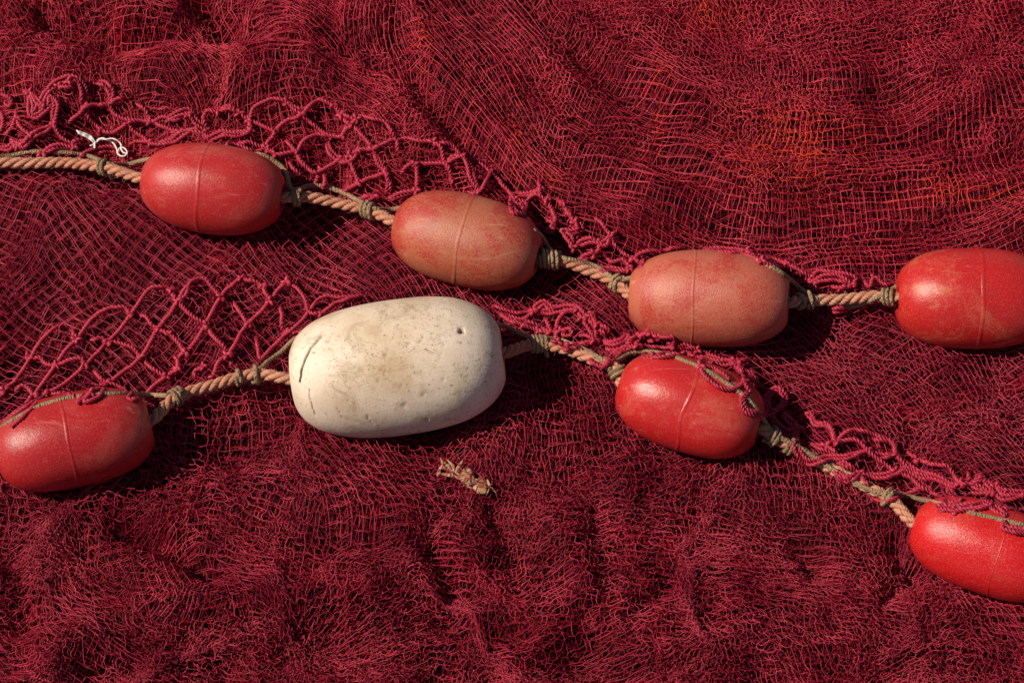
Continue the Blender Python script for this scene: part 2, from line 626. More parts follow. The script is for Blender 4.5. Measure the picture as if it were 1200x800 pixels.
nt.links.new(ramp(nt, n, [(0.35, (0.018, 0.0012, 0.003)), (0.65, (0.075, 0.003, 0.010))]), b.inputs['Base Color'])
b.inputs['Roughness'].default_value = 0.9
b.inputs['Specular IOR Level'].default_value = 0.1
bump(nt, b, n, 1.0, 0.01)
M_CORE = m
m, nt, b = new_mat('quay_concrete')
n = tex(nt, 'noise', 3, detail=8, rough=0.65)
nt.links.new(ramp(nt, n, [(0.3, (0.20, 0.19, 0.17)), (0.7, (0.34, 0.32, 0.29))]), b.inputs['Base Color'])
b.inputs['Roughness'].default_value = 0.9
bump(nt, b, tex(nt, 'noise', 60, detail=6), 0.4, 0.01)
M_QUAY = m
m, nt, b = new_mat('dry_shell')
n = tex(nt, 'noise', 140, detail=4)
nt.links.new(ramp(nt, n, [(0.40, (0.20, 0.06, 0.025)), (0.52, (0.36, 0.18, 0.085)), (0.68, (0.54, 0.40, 0.24))]), b.inputs['Base Color'])
b.inputs['Roughness'].default_value = 0.4
bump(nt, b, tex(nt, 'noise', 400, detail=3), 0.4, 0.001)
M_SHELL = m
m, nt, b = new_mat('white_string')
b.inputs['Base Color'].default_value = (0.80, 0.78, 0.72, 1)
b.inputs['Roughness'].default_value = 0.6
bump(nt, b, tex(nt, 'noise', 1500, detail=2), 0.4, 0.0005)
M_STRING = m

# ------------------------------------------------------------------ the ground and the mass of net under the surface
GROUND_Z = -0.16
g = 30.0
me = mesh_np('ground', np.array([(-g, -g, GROUND_Z), (g, -g, GROUND_Z), (g, g, GROUND_Z), (-g, g, GROUND_Z)]), np.array([[0, 1, 2, 3]]), M_QUAY, smooth=False)
o = link(bpy.data.objects.new('ground', me))
o['kind'] = 'structure'

nx, ny = 150, 116
gx, gy = np.meshgrid(np.linspace(-190, 1390, nx), np.linspace(-190, 990, ny), indexing='ij')
P = unproj(gx, gy, 0.0)
zz = H(gx, gy) - 0.020


def slope_down(x, y, z, foot):
    """Round the heap's outer edge off to the ground."""
    e = np.clip(np.minimum(np.minimum(x + 190, 1390 - x), np.minimum(y + 190, 990 - y)) / 110.0, 0, 1)
    return np.where(e < 1, z * e + foot * (1 - e) ** 2, z)


zz = slope_down(gx, gy, zz, GROUND_Z + 0.002)
P[..., 2] = zz
flat = P.reshape(-1, 3)
flat[:, 2] = np.minimum(flat[:, 2], float_surface(flat, True) - 0.012)
i, j = np.meshgrid(np.arange(nx - 1), np.arange(ny - 1), indexing='ij')
Q = np.stack([i * ny + j, i * ny + j + 1, (i + 1) * ny + j + 1, (i + 1) * ny + j], -1).reshape(-1, 4)[:, ::-1]
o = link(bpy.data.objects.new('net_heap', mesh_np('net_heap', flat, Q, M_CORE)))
o['kind'] = 'stuff'
o['label'] = 'dark packed crimson netting deep inside the heap'

# ------------------------------------------------------------------ fine netting
L0 = 13.0 * S                        # bar length of the fine mesh
ORANGE = [(930, 180, 95, 50), (1090, 222, 52, 22), (496, 60, 10, 60), (606, 150, 10, 45), (840, 15, 50, 16), (1160, 236, 40, 20), (648, 214, 14, 12), (772, 120, 10, 50)]
_c1, _c2, _w1 = rfield(31, 120), rfield(32, 40), rfield(33, 90)


def relax(X, Y, iters=60, lmax=13.2, lmin=6.5):
    """Bars cannot stretch: pull knots together until no bar is longer than lmax (nor crushed below lmin)."""
    P = np.stack([X, Y], -1).astype(float)
    for _ in range(iters):
        for ax_ in (0, 1):
            for par in (0, 1):
                A = P[par:-1:2] if ax_ == 0 else P[:, par:-1:2]
                B = P[par + 1::2] if ax_ == 0 else P[:, par + 1::2]
                d = B - A
                l = np.sqrt((d ** 2).sum(-1)) + 1e-6
                c = np.where(l > lmax, (l - lmax) / l, np.where(l < lmin, (l - lmin) / l * 0.5, 0.0)) * 0.5
                A += d * c[..., None]
                B -= d * c[..., None]
    return P[..., 0], P[..., 1]


def netting(name, parent, GX, GY, mask, seed, off, tint, jit=0.8, zj=0.0010, r=0.53, rest=13.5, segs=4, orange=0.0):
    """A sheet of knotted mesh: GX, GY are the knot grid in photograph pixels of the z = 0 plane."""
    rs = np.random.RandomState(seed)
    nu, nv = GX.shape
    X = GX + rs.normal(0, jit, GX.shape)
    Y = GY + rs.normal(0, jit, GY.shape)
    X, Y = relax(X, Y)
    ok = mask(X, Y) & (X > -175) & (X < 1375) & (Y > -165) & (Y < 965)
    P = unproj(X, Y, 0.0)
    z = slope_down(X, Y, H(X, Y), GROUND_Z + 0.024) + off + rs.normal(0, zj, X.shape)
    P = P.reshape(-1, 3)
    P[:, 2] = np.minimum(z.ravel(), float_surface(P, True) - 0.002)
    idx = np.arange(nu * nv).reshape(nu, nv)
    E = np.vstack([np.stack([idx[:-1].ravel(), idx[1:].ravel()], 1), np.stack([idx[:, :-1].ravel(), idx[:, 1:].ravel()], 1)])
    rowid = np.concatenate([np.broadcast_to(np.arange(nv)[None, :], (nu - 1, nv)).ravel(), 5000 + np.broadcast_to(np.arange(nu)[:, None], (nu, nv - 1)).ravel()])
    step = np.concatenate([np.broadcast_to(np.arange(nu - 1)[:, None], (nu - 1, nv)).ravel(), np.broadcast_to(np.arange(nv - 1)[None, :], (nu, nv - 1)).ravel()])
    okf = ok.ravel()
    keep = okf[E[:, 0]] & okf[E[:, 1]]
    # a few broken bars
    keep &= rs.rand(len(E)) > 0.012
    E, rowid, step = E[keep], rowid[keep], step[keep]
    p0, p1 = P[E[:, 0]], P[E[:, 1]]
    ch = p1 - p0
    d = np.linalg.norm(ch, axis=1)
    good = d < 3.0 * L0
    E, rowid, step, p0, p1, ch, d = E[good], rowid[good], step[good], p0[good], p1[good], ch[good], d[good]
    n = len(E)
    t = ch / (d[:, None] + 1e-9)
    w = np.cross(t, np.array([0, 0, 1.0])); w /= np.linalg.norm(w, axis=1)[:, None] + 1e-9
    v = np.cross(w, t)
    Lr = rest * S * rs.uniform(0.9, 1.1, n)
    sag = np.sqrt(np.clip(3 * d * (Lr - d) / 8, 0, None)) + 0.25 * S
    sag = np.minimum(sag, 4.6 * S)
    # each strand waves on smoothly through its knots: slack bars bow to alternate sides
    ex, ey = X.ravel()[E[:, 0]], Y.ravel()[E[:, 0]]
    ps = 1.3 * _w1(ex, ey) + rs.normal(0, 0.35, n) + np.where(rowid >= 5000, 0.8, 0.0)
    sg = np.where(step % 2 == 0, 1.0, -1.0) * np.where(rs.rand(n) < 0.10, -1.0, 1.0)
    bow = w * (np.cos(ps) * sag * sg)[:, None] + v * (np.sin(ps) * sag * sg * 0.8 + 0.10 * sag)[:, None]
    s2 = rs.normal(0, 0.16, n)[:, None] * (sag[:, None] + 1.0 * S) * w
    tt = np.linspace(0, 1, segs + 1)
    C = p0[:, None] + ch[:, None] * tt[None, :, None] + bow[:, None] * (4 * tt * (1 - tt))[None, :, None] + s2[:, None] * np.sin(2 * np.pi * tt)[None, :, None]
    ph = rs.uniform(0, 2 * np.pi, n)
    rr = r * S * rs.uniform(0.85, 1.2, n)
    ring = []
    for k in range(3):
        a = ph + 2 * np.pi * k / 3
        ring.append((w * np.cos(a)[:, None] + v * np.sin(a)[:, None]) * rr[:, None])
    ring = np.stack(ring, 1)                                   # n,3,3
    V = (C[:, :, None, :] + ring[:, None, :, :]).reshape(-1, 3)
    m = segs + 1
    base = (np.arange(n) * m * 3)[:, None, None]
    si = (np.arange(segs) * 3)[None, :, None]
    k = np.arange(3)[None, None, :]
    k2 = (k + 1) % 3
    Q = np.stack([base + si + k, base + si + k2, base + si + 3 + k2, base + si + 3 + k], -1).reshape(-1, 4)
    # knots: small stretched octahedra
    used = np.unique(E)
    kp = P[used]
    kr = 2.1 * r * S * rs.uniform(0.8, 1.25, len(used))
    od = np.array([(1, 0, 0), (0, 1, 0), (-1, 0, 0), (0, -1, 0), (0, 0, 1), (0, 0, -1)], float)
    oct_v = kp[:, None] + od[None] * kr[:, None, None]
    tri = np.array([(0, 1, 4), (1, 2, 4), (2, 3, 4), (3, 0, 4), (1, 0, 5), (2, 1, 5), (3, 2, 5), (0, 3, 5)])
    KB = len(V)
    T = (KB + np.arange(len(used))[:, None, None] * 6 + tri[None]).reshape(-1, 3)
    # colour: dye differences from strand to strand and patch to patch
    Xf, Yf = X.ravel(), Y.ravel()

    def colour(x, y, rid, nn):
        u = np.clip(0.5 + 0.28 * _c1(x, y) + 0.16 * _c2(x, y) + rs.normal(0, 0.16, nn), 0, 1)[:, None]
        a_, b_ = np.array(tint[0]), np.array(tint[1])
        c = a_ * (1 - u) + b_ * u
        if orange:
            g_ = np.zeros(nn)
            for ox, oy, sx, sy in ORANGE:
                g_ = np.maximum(g_, np.exp(-((x - ox) / sx) ** 2 - ((y - oy) / sy) ** 2))
            hsh = np.modf(np.abs(np.sin(rid * 12.9898 + 4.1) * 43758.5453))[0]
            f = np.clip(orange * g_ * (0.14 + 0.86 * (hsh > 0.62)), 0, 1)[:, None]
            c = c * (1 - f) + np.array([0.76, 0.066, 0.022]) * f
        return c * rs.uniform(0.8, 1.2, nn)[:, None]
    ce = colour(Xf[E[:, 0]], Yf[E[:, 0]], rowid, n)
    ck = colour(Xf[used], Yf[used], used, len(used)) * 1.15
    col = np.vstack([np.repeat(ce, m * 3, 0), np.repeat(ck, 6, 0)])
    V = np.vstack([V, oct_v.reshape(-1, 3)])
    loc = np.array(parent.location)
    V = V - loc
    me = bpy.data.meshes.new(name)
    nq, ntr = len(Q), len(T)
    me.vertices.add(len(V)); me.vertices.foreach_set('co', np.ascontiguousarray(V, np.float32).ravel())
    li = np.concatenate([Q.ravel(), T.ravel()]).astype(np.int32)
    me.loops.add(len(li)); me.loops.foreach_set('vertex_index', li)
    me.polygons.add(nq + ntr)
    me.polygons.foreach_set('loop_start', np.concatenate([np.arange(nq) * 4, nq * 4 + np.arange(ntr) * 3]).astype(np.int32))
    me.polygons.foreach_set('use_smooth', np.ones(nq + ntr, bool))
    at = me.attributes.new('Col', 'FLOAT_COLOR', 'POINT')
    cc = np.ones((len(V), 4), np.float32); cc[:, :3] = np.clip(col, 0, 1)
    at.data.foreach_set('color', cc.ravel())
    me.update(calc_edges=True)
    me.materials.append(M_NET)
    o = link(bpy.data.objects.new(name, me), parent)
    o['kind'] = 'stuff'
    print('netting', parent.name, n, 'bars', nq * 2 + ntr, 'tris')
    return o


def deeper(root, n=3):
    """More thicknesses of the same net pressed underneath."""
    src = list(root.children)
    for o, (dx, dy, dz) in ((src[1], (6, 3, -0.0042)), (src[0], (-5, 6, -0.0080)), (src[1], (-4, -6, -0.0105)))[:n]:
        c = o.copy()
        link(c, root)
        c.location = (dx * S, dy * S, dz)


def warp(X, Y, seed, specs):
    for q, (amp, wl) in enumerate(specs):
        fx, fy = rfield(seed * 10 + q * 2, wl), rfield(seed * 10 + q * 2 + 1, wl)
        dx, dy = amp * fx(X, Y), amp * fy(X, Y)
        X, Y = X + dx, Y + dy
    return X, Y


TINT_A = ((0.34, 0.010, 0.032), (0.55, 0.050, 0.076))
DEEP = ((0.21, 0.003, 0.015), (0.35, 0.007, 0.028))     # under layers: shade between strands painted in as a darker crimson
TINT_B = ((0.26, 0.009, 0.034), (0.46, 0.052, 0.086))
TINT_C = ((0.23, 0.007, 0.026), (0.42, 0.038, 0.066))


def grid(cx, cy, nu, nv, e1, e2):
    i, j = np.meshgrid(np.arange(nu) - nu / 2, np.arange(nv) - nv / 2, indexing='ij')
    return cx + i * e1[0] + j * e2[0], cy + i * e1[1] + j * e2[1]


# upper net: fans round to the right in long folds
netA = empty('fishing_net', (0.25, 0.30, 0.0), 'fine meshed crimson net fanned out in long diagonal folds at the upper right', 'net', 'fishing nets in the heap')


def fan(dr0, dr1, dth, seed, specs, tw=0.0):
    rr = [150.0]
    while rr[-1] < 900:
        rr.append(rr[-1] + (dr0 + (dr1 - dr0) * min(1, max(0, (rr[-1] - 300) / 330.0))) * (1 + 0.30 * math.sin(rr[-1] / 13.0)))
    rr = np.array(rr)
    th = np.arange(-1.35, 1.25, dth)
    TH, RR = np.meshgrid(th, rr, indexing='ij')
    TH = TH + tw * (RR - 480) / 480
    X = PC[0] + RR * np.sin(TH); Y = PC[1] + RR * np.cos(TH)
    return warp(X, Y, seed, specs)


fold_edge = lambda y: np.interp(y, [-200, 0, 60, 130, 215, 300], [440, 468, 484, 510, 600, 690])
maskA = lambda X, Y: (Y < yu(X) - 4) & (X > fold_edge(Y))
X, Y = fan(6.8, 10.6, 0.0225, 5, [(9, 220), (1.6, 70)])
netting('netting', netA, X, Y, maskA, 51, 0.0, TINT_A, orange=1.0)
X, Y = fan(8.0, 11.0, 0.0255, 6, [(14, 190), (3, 60), (0.8, 25)], tw=0.25)
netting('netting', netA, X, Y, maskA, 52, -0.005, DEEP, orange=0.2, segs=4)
deeper(netA)

# upper left heap
netB = empty('fishing_net', (-0.30, 0.33, 0.0), 'rumpled crimson net mounded in the upper left corner above the coarse mesh', 'net', 'fishing nets in the heap')
maskB = lambda X, Y: (Y < yu(X) - 4) & (X < fold_edge(Y) + 22)
X, Y = grid(180, 40, 100, 72, (8.6, 1.5), (-1.8, 7.2))
X, Y = warp(X, Y, 8, [(18, 190), (4, 70), (0.8, 26)])
netting('netting', netB, X, Y, maskB, 61, 0.0005, TINT_A, orange=0.2, rest=14.5)
X, Y = grid(180, 40, 100, 84, (8.2, 2.6), (2.6, 7.6))
X, Y = warp(X, Y, 9, [(18, 170), (4, 60), (0.8, 26)])
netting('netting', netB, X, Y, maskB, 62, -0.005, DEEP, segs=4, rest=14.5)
deeper(netB)

# middle net: flat diamonds, squashed flatter towards the right
netC = empty('fishing_net', (0.0, 0.02, 0.0), 'flat diamond meshed crimson net lying between the two float lines', 'net', 'fishing nets in the heap')
maskC = lambda X, Y: (Y > yu(X) - 22) & (Y < yl(X) + 16)


def diamonds(bx, by0, by1, seed, specs, slant=0.0):
    i, j = np.meshgrid(np.arange(-10, 230), np.arange(-110, 110), indexing='ij')
    a, c = i + j * 0.5, None
    # rows of diamonds: u = along, w = across, knots where u + w is even
    U, W = np.meshgrid(np.arange(-20, 210), np.arange(-60, 61), indexing='ij')
    p, q = (U + W), (U - W)
    X = -190 + (U * bx)
    k = by0 + (by1 - by0) / (1 + np.exp(-(X - 720) / 90.0))
    mid = np.interp(X, [-200, 0, 300, 600, 900, 1200, 1400], [350, 350, 330, 360, 430, 490, 520])
    Y = mid + W * k + slant * U
    return X, Y


def diamond_net(bx, by0, by1, seed, specs, rot=0.0):
    """Knot grid indexed along the two slanting bar directions."""
    n = 215
    A, B = np.meshgrid(np.arange(n), np.arange(n), indexing='ij')
    U, W = A + B, A - B
    X = -230 + U * bx
    k = by0 + (by1 - by0) / (1 + np.exp(-(X - 720) / 90.0))
    mid = np.interp(X, [-200, 0, 300, 600, 900, 1200, 1400], [350, 350, 330, 360, 430, 490, 520])
    Y = mid + W * k + rot * (X - 600)
    return warp(X, Y, seed, specs)


X, Y = diamond_net(8.8, 7.6, 5.0, 11, [(8, 190), (1.8, 60), (0.4, 25)])
netting('netting', netC, X, Y, maskC, 71, 0.0, TINT_B, jit=0.6, zj=0.0008, rest=13.0)
X, Y = diamond_net(7.4, 6.2, 4.7, 12, [(13, 170), (3, 60), (0.8, 25)], rot=0.12)
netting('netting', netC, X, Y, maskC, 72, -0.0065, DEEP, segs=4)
deeper(netC, 2)

# lower net: crumpled foreground
netD = empty('fishing_net', (0.0, -0.28, 0.0), 'crumpled dark crimson net spread across the foreground below the white float', 'net', 'fishing nets in the heap')
maskD = lambda X, Y: (Y > yl(X) - 14)


def foreground(e, rot, seed, specs, yc=0.62, swirl=1.0):
    n1, n2 = 230, 135
    c, s = math.cos(rot), math.sin(rot)
    X, Y = grid(600, 620, n1, n2, (e * c, e * s), (-e * s, e * c))
    # rows gather towards the bottom of the picture
    Y = np.where(Y > 600, 600 + (Y - 600) * yc + 40 * (1 - np.exp(-(Y - 600) / 100.0)) * (1 - yc), Y)
    # drawn in round the pit on the right
    dx, dy = X - 950, Y - 662
    r = np.hypot(dx, dy)
    g_ = np.exp(-(r / 95) ** 2) * swirl
    ang = 0.9 * g_
    k = 1 - 0.38 * g_
    X, Y = 950 + k * (dx * np.cos(ang) - dy * np.sin(ang)), 662 + k * (dx * np.sin(ang) + dy * np.cos(ang))
    # calm near the white float, restless to the left and bottom
    Xw, Yw = warp(X, Y, seed, specs)
    calm = np.exp(-((X - 680) / 120) ** 2 - ((Y - 480) / 75) ** 2) * 0.75
    return X * calm + Xw * (1 - calm), Y * calm + Yw * (1 - calm)


X, Y = foreground(9.9, -0.12, 14, [(20, 220), (4, 85), (0.6, 32)])
netting('netting', netD, X, Y, maskD, 81, 0.0, TINT_C, jit=1.0, zj=0.0014, rest=15.0)
X, Y = foreground(11.2, 0.35, 15, [(20, 200), (6, 75), (1.2, 30)])
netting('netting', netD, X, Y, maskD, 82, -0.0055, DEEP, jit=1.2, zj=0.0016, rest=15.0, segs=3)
deeper(netD, 2)


# ------------------------------------------------------------------ floats
def build_float(f, idx):
    C, R, hl, ax, n = f['C'], f['R_m'], f['hl_m'], f['ax'], f['n']
    white = f['look'] == 'white'
    base = np.array([C[0], C[1], C[2] - R])
    root = empty('white_float' if white else 'red_float', base, f['label'], 'float', None if white else 'red floats on the two lines')
    bore = 0.0112
    side = np.cross(np.array([0, 0, 1.0]), ax); side /= np.linalg.norm(side)
    upv = np.cross(ax, side)
    rs = np.random.RandomState(900 + idx)
    # profile: from inside the left bore round the outside to inside the right bore
    s_end = 0.972 if white else 0.94 if f['look'] == 'worn_b' else 0.965
    ns_ = 190 if white else 70
    body = np.sin(np.linspace(-np.pi / 2, np.pi / 2, ns_)) * s_end
    prof = []
    re = R * float(R_prof(np.array(s_end), n))
    for q in (0.0, 0.6, 0.9):
        prof.append((-(s_end - 0.25 + 0.25 * q) * hl, bore))
    prof += [(-(s_end - 0.004) * hl, bore * 1.08), (-s_end * hl, bore * 1.35), (-s_end * hl * 1.006, (bore * 1.4 + re) / 2), (-s_end * hl * 1.003, re * 0.93)]
    prof += [(s * hl, R * float(R_prof(np.array(s), n))) for s in body]
    prof += [(s_end * hl * 1.003, re * 0.93), (s_end * hl * 1.006, (bore * 1.4 + re) / 2), (s_end * hl, bore * 1.35), ((s_end - 0.004) * hl, bore * 1.08)]
    for q in (0.9, 0.6, 0.0):
        prof.append(((s_end - 0.25 + 0.25 * q) * hl, bore))
    prof = np.array(prof)
    if f['look'] == 'worn_b':
        q = (prof[:, 0] > 0) & (prof[:, 1] < bore * 1.5)
        prof[q, 1] *= 1.2
    na = 210 if white else 76
    th = np.linspace(0, 2 * np.pi, na, endpoint=False)
    rr = prof[:, 1][:, None] * np.ones(na)[None]
    # slow dents
    ph = rs.uniform(0, 6.28, 8)
    u = prof[:, 0][:, None] / hl
    dent = sum(np.cos(k * th[None] + ph[k] + 2.2 * u * (k - 1.5)) / (k + 1) for k in range(1, 4))
    amp = 0.020 if not white else 0.022
    outer = prof[:, 1][:, None] > bore * 1.6
    rr = np.where(outer, rr * (1 + amp * dent), rr)
    if white:   # blunter on the left, chamfered shoulder on the right
        rr = np.where(outer & (u > 0.55), rr * (1 - 0.055 * np.clip((u - 0.55) / 0.45, 0, 1) ** 1.3), rr)
        rr = np.where(outer, rr * (1 + 0.03 * np.exp(-((u + 0.05) / 0.5) ** 2) - 0.025), rr)
    P = C + prof[:, 0][:, None, None] * ax + rr[..., None] * (np.cos(th)[None, :, None] * side + np.sin(th)[None, :, None] * upv)
    NRM = (np.cos(th)[None, :, None] * side + np.sin(th)[None, :, None] * upv) * np.ones((len(prof), 1, 1))
    col = None
    if white:
        px, py = proj(P.reshape(-1, 3))
        px, py = px.reshape(rr.shape), py.reshape(rr.shape)
        facing = (NRM @ BACK) > 0.0
        facing &= outer
        dirt = np.zeros(rr.shape)
        cracks = [([(377, 393), (365, 407), (357, 422), (353, 436), (352, 448)], 0.95, 0.0040), ([(362, 456), (364, 470), (369, 486)], 0.5, 0.0014),
                  ([(430, 487), (436, 497)], 0.5, 0.0010), ([(433, 430), (446, 433), (456, 436)], 0.55, 0.001), ([(440, 447), (455, 444)], 0.5, 0.001), ([(515, 420), (520, 402), (512, 392)], 0.45, 0.0008),
                  ([(470, 405), (500, 397), (523, 404)], 0.45, 0.0008), ([(395, 478), (402, 490)], 0.5, 0.001)]
        dep = np.zeros(rr.shape)
        wig = rfield(77, 14)
        for poly, w, dd in cracks:
            d = seg_dist(px + 0.35 * wig(px, py), py, poly)
            g_ = np.exp(-(d / w) ** 2) * facing
            dep = np.maximum(dep, dd * g_)
            dirt = np.maximum(dirt, np.clip(g_ * min(1, dd / 0.0022), 0, 1) * 0.95)
        for hx, hy, w, dd in [(540, 387.5, 3.0, 0.004), (543, 389, 2.0, 0.003), (452, 416, 2.2, 0.0016), (470, 452, 1.6, 0.0012), (497, 462, 2.6, 0.001), (474, 475, 3.2, 0.0008), (466, 381, 1.5, 0.001),
                              (463, 414, 1.4, 0.001), (444, 446, 2.2, 0.001), (408, 470, 1.5, 0.001), (500, 492, 1.8, 0.001), (520, 445, 1.6, 0.001)]:
            d = np.hypot(px - hx + 0.6 * wig(px * 3, py * 3), py - hy)
            g_ = np.exp(-(d / w) ** 3) * facing
            dep = np.maximum(dep, dd * g_)
            dirt = np.maximum(dirt, g_ * min(0.9, dd / 0.0035))
        # two grey rubbed patches near the top
        for hx, hy, w in [(462, 372, 6.5), (478, 365, 6), (497, 459, 7), (474, 474, 6)]:
            d = np.hypot(px - hx, py - hy) + 2.5 * wig(px, py)
            dirt = np.maximum(dirt, 0.22 / (1 + np.exp((d - w) / 1.2)) * facing)
        P = P - NRM * dep[..., None]
        col = np.repeat(dirt.reshape(-1, 1), 3, 1)
    V = P.reshape(-1, 3) - base
    m_ = len(prof)
    i, j = np.meshgrid(np.arange(m_ - 1), np.arange(na), indexing='ij')
    j2 = (j + 1) % na
    Q = np.stack([i * na + j, (i + 1) * na + j, (i + 1) * na + j2, i * na + j2], -1).reshape(-1, 4)[:, ::-1]
    # object space of the shell runs along the float so that wear follows its axis
    link(bpy.data.objects.new('shell', mesh_np('shell', V, Q, M_FLOAT[f['look']], col=col)), root)
    if f['seam'] is not None:
        s0 = f['seam']
        tq = np.linspace(0, 2 * np.pi, 120, endpoint=False)
        wob = 0.010 * np.cos(2 * tq + rs.uniform(0, 6)) + 0.006 * np.cos(5 * tq + rs.uniform(0, 6)) * (3.0 if f['look'] == 'red_d' else 1.0)
        sq = s0 + wob
        rq = R * R_prof(sq, n) * (1 + 0.020 * sum(np.cos(k * tq + ph[k] + 2.2 * sq * (k - 1.5)) / (k + 1) for k in range(1, 4)))
        wv = {'red_e': 0.0009, 'red_a': 0.0030, 'worn_a': 0.0026, 'red_d': 0.0028, 'red_b': 0.0030, 'red_c': 0.0024}.get(f['look'], 0.0018)
        prof2 = [(-wv, -0.0006), (-wv * 0.6, 0.00018), (wv * 0.6, 0.00018), (wv, -0.0006)]
        VV = np.stack([C + (sq * hl + a_)[:, None] * ax + (rq + b_)[:, None] * (np.cos(tq)[:, None] * side + np.sin(tq)[:, None] * upv) for a_, b_ in prof2], 1)
        nn = len(tq)
        i, j = np.meshgrid(np.arange(nn), np.arange(3), indexing='ij')
        i2 = (i + 1) % nn
        Q = np.stack([i * 4 + j, i2 * 4 + j, i2 * 4 + j + 1, i * 4 + j + 1], -1).reshape(-1, 4)
        link(bpy.data.objects.new('seam', mesh_np('seam', VV.reshape(-1, 3) - base, Q, M_FLOAT[f['look']])), root)
    return root


for q, f in enumerate(FLOATS):
    build_float(f, q)

# ------------------------------------------------------------------ the two ropes: three laid strands each
ROPE_R = 7.1 * S


def float_end(f, side, k=1.0):
    return f['C'] + f['ax'] * (side * f['hl_m'] * k)


def rope_path(items):
    """items: ('f', float) passes through a float; (px, py, drop) a point between floats, drop below the straight line."""
    ctrl = []
    for it in items:
        if it[0] == 'f':
            ctrl += [('p', float_end(it[1], -1, 0.93)), ('p', it[1]['C']), ('p', float_end(it[1], 1, 0.93))]
        else:
            ctrl.append(('q', it))
    zs = [c[1][2] if c[0] == 'p' else None for c in ctrl]
    out = []
    for i, c in enumerate(ctrl):
        if c[0] == 'p':
            out.append(c[1]); continue
        a = next((zs[k] for k in range(i, -1, -1) if zs[k] is not None), None)
        b_ = next((zs[k] for k in range(i, len(zs)) if zs[k] is not None), None)
        z = (a if b_ is None else b_ if a is None else (a + b_) / 2) - c[1][2]
        out.append(unproj(np.array(float(c[1][0])), np.array(float(c[1][1])), z))
    return spline(np.array(out), 2.3 * S)


F1, F2, F3, F4, F5, F6, F7, FW = FLOATS
upath = rope_path([(-160, 180, 0.020), (-60, 186, 0.022), (20, 191, 0.022), (80, 191, 0.020), (130, 198, 0.010), ('f', F1), (360, 231, 0.006), (400, 239, 0.010), (440, 249, 0.006), ('f', F2),
                   (660, 306, 0.006), (690, 317, 0.010), (722, 331, 0.006), ('f', F3), (942, 352, 0.006), (985, 351, 0.010), (1030, 347, 0.006), ('f', F4), (1290, 352, 0.010), (1370, 360, 0.03)])
lpath = rope_path([(-120, 560, 0.025), (-40, 545, 0.012), ('f', F5), (205, 466, 0.006), (250, 451, 0.010), (300, 438, 0.006), ('f', FW), (628, 403, 0.020), (660, 408, 0.016), (695, 421, 0.008), (722, 432, 0.003),
                   ('f', F6), (912, 515, 0.008), (955, 538, 0.016), (1000, 562, 0.014), (1045, 586, 0.006), ('f', F7), (1300, 690, 0.02), (1360, 705, 0.03)])


def build_rope(path, label, seed):
    base = np.array([path[len(path) // 2][0], path[len(path) // 2][1], path[len(path) // 2][2] - ROPE_R])
    root = empty('rope', base, label, 'rope', 'float line ropes')
    T, N, B = frames(path)
    L = np.concatenate([[0], np.cumsum(np.linalg.norm(np.diff(path, axis=0), axis=1))])
    pitch = 37 * S
    rs = np.random.RandomState(seed)
    for k in range(3):
        a = -2 * np.pi * L / pitch + 2 * np.pi * k / 3 + 0.25 * np.sin(L * 60 + seed)
        rad = ROPE_R * 0.50
        Pk = path + rad * (np.cos(a)[:, None] * N + np.sin(a)[:, None] * B)
        r_ = ROPE_R * 0.53 * (1 + 0.05 * np.sin(L * 310 + k * 2 + seed) + 0.03 * rs.normal(0, 1, len(L)))
        tube_obj('strand', Pk, smooth1(r_, 2), M_ROPE, root, base, ns=16, lobes=5, depth=0.07, pitch=18 * S)
    # loose hairs standing off the lay
    VV, QQ, off_ = [], [], 0
    for _ in range(420):
        i = rs.randint(4, len(path) - 5)
        a = rs.uniform(0, 2 * np.pi)
        nrm = np.cos(a) * N[i] + np.sin(a) * B[i]
        p0 = path[i] + nrm * ROPE_R * 0.92
        ln = rs.uniform(2.0, 6.5) * S
        d = nrm * rs.uniform(0.25, 0.9) + T[i] * rs.choice((-1, 1)) * rs.uniform(0.5, 1.2) + 0.4 * rs.normal(0, 1, 3)
        d /= np.linalg.norm(d)
        pts_ = np.array([p0, p0 + d * ln * 0.5 + nrm * ln * 0.06, p0 + d * ln])
        v_, f_, t_, u_ = sweep(pts_, np.array([0.26, 0.22, 0.08]) * S, ns=3)
        VV.append(v_[:9]); QQ.append(f_ + off_); off_ += 9
    fo = link(bpy.data.objects.new('fibres', mesh_np('fibres', np.vstack(VV) - base, np.vstack(QQ), M_ROPE)), root)
    fo['kind'] = 'stuff'
    return root


build_rope(upath, 'salmon three strand rope threaded through the upper row of four red floats', 3)
build_rope(lpath, 'tan salmon rope threaded through the white float and the lower red floats', 8)
for p in (upath, lpath):
    for q in p[::3]:
        ROPE_PTS.append((q[0], q[1], q[2], ROPE_R * 1.02))


# ------------------------------------------------------------------ olive cords seized to the ropes
CORD_R = 3.0 * S


def draped(pts, step, off, sm, lift=None, rope=True):
    hid = any(len(p) > 2 for p in pts)
    q = spline(np.array([(p[0], p[1]) for p in pts], float), step)
    z = drape_z(q[:, 0], q[:, 1], rope)
    if hid:      # stretches that run low behind a float
        A = np.array([(p[0], p[1]) for p in pts], float)
        own = np.array([p[2] if len(p) > 2 else np.nan for p in pts])
        z = np.array([own[k] if not np.isnan(own[k]) else zz for k, zz in zip(np.argmin((q[:, None, 0] - A[None, :, 0]) ** 2 + (q[:, None, 1] - A[None, :, 1]) ** 2, 1), z)])
    z = np.maximum(smooth1(z, sm), smooth1(z, max(1, sm // 3)) - 0.002) + off
    if lift is not None:
        z = z + lift(len(z))
    return unproj(q[:, 0], q[:, 1], z), q


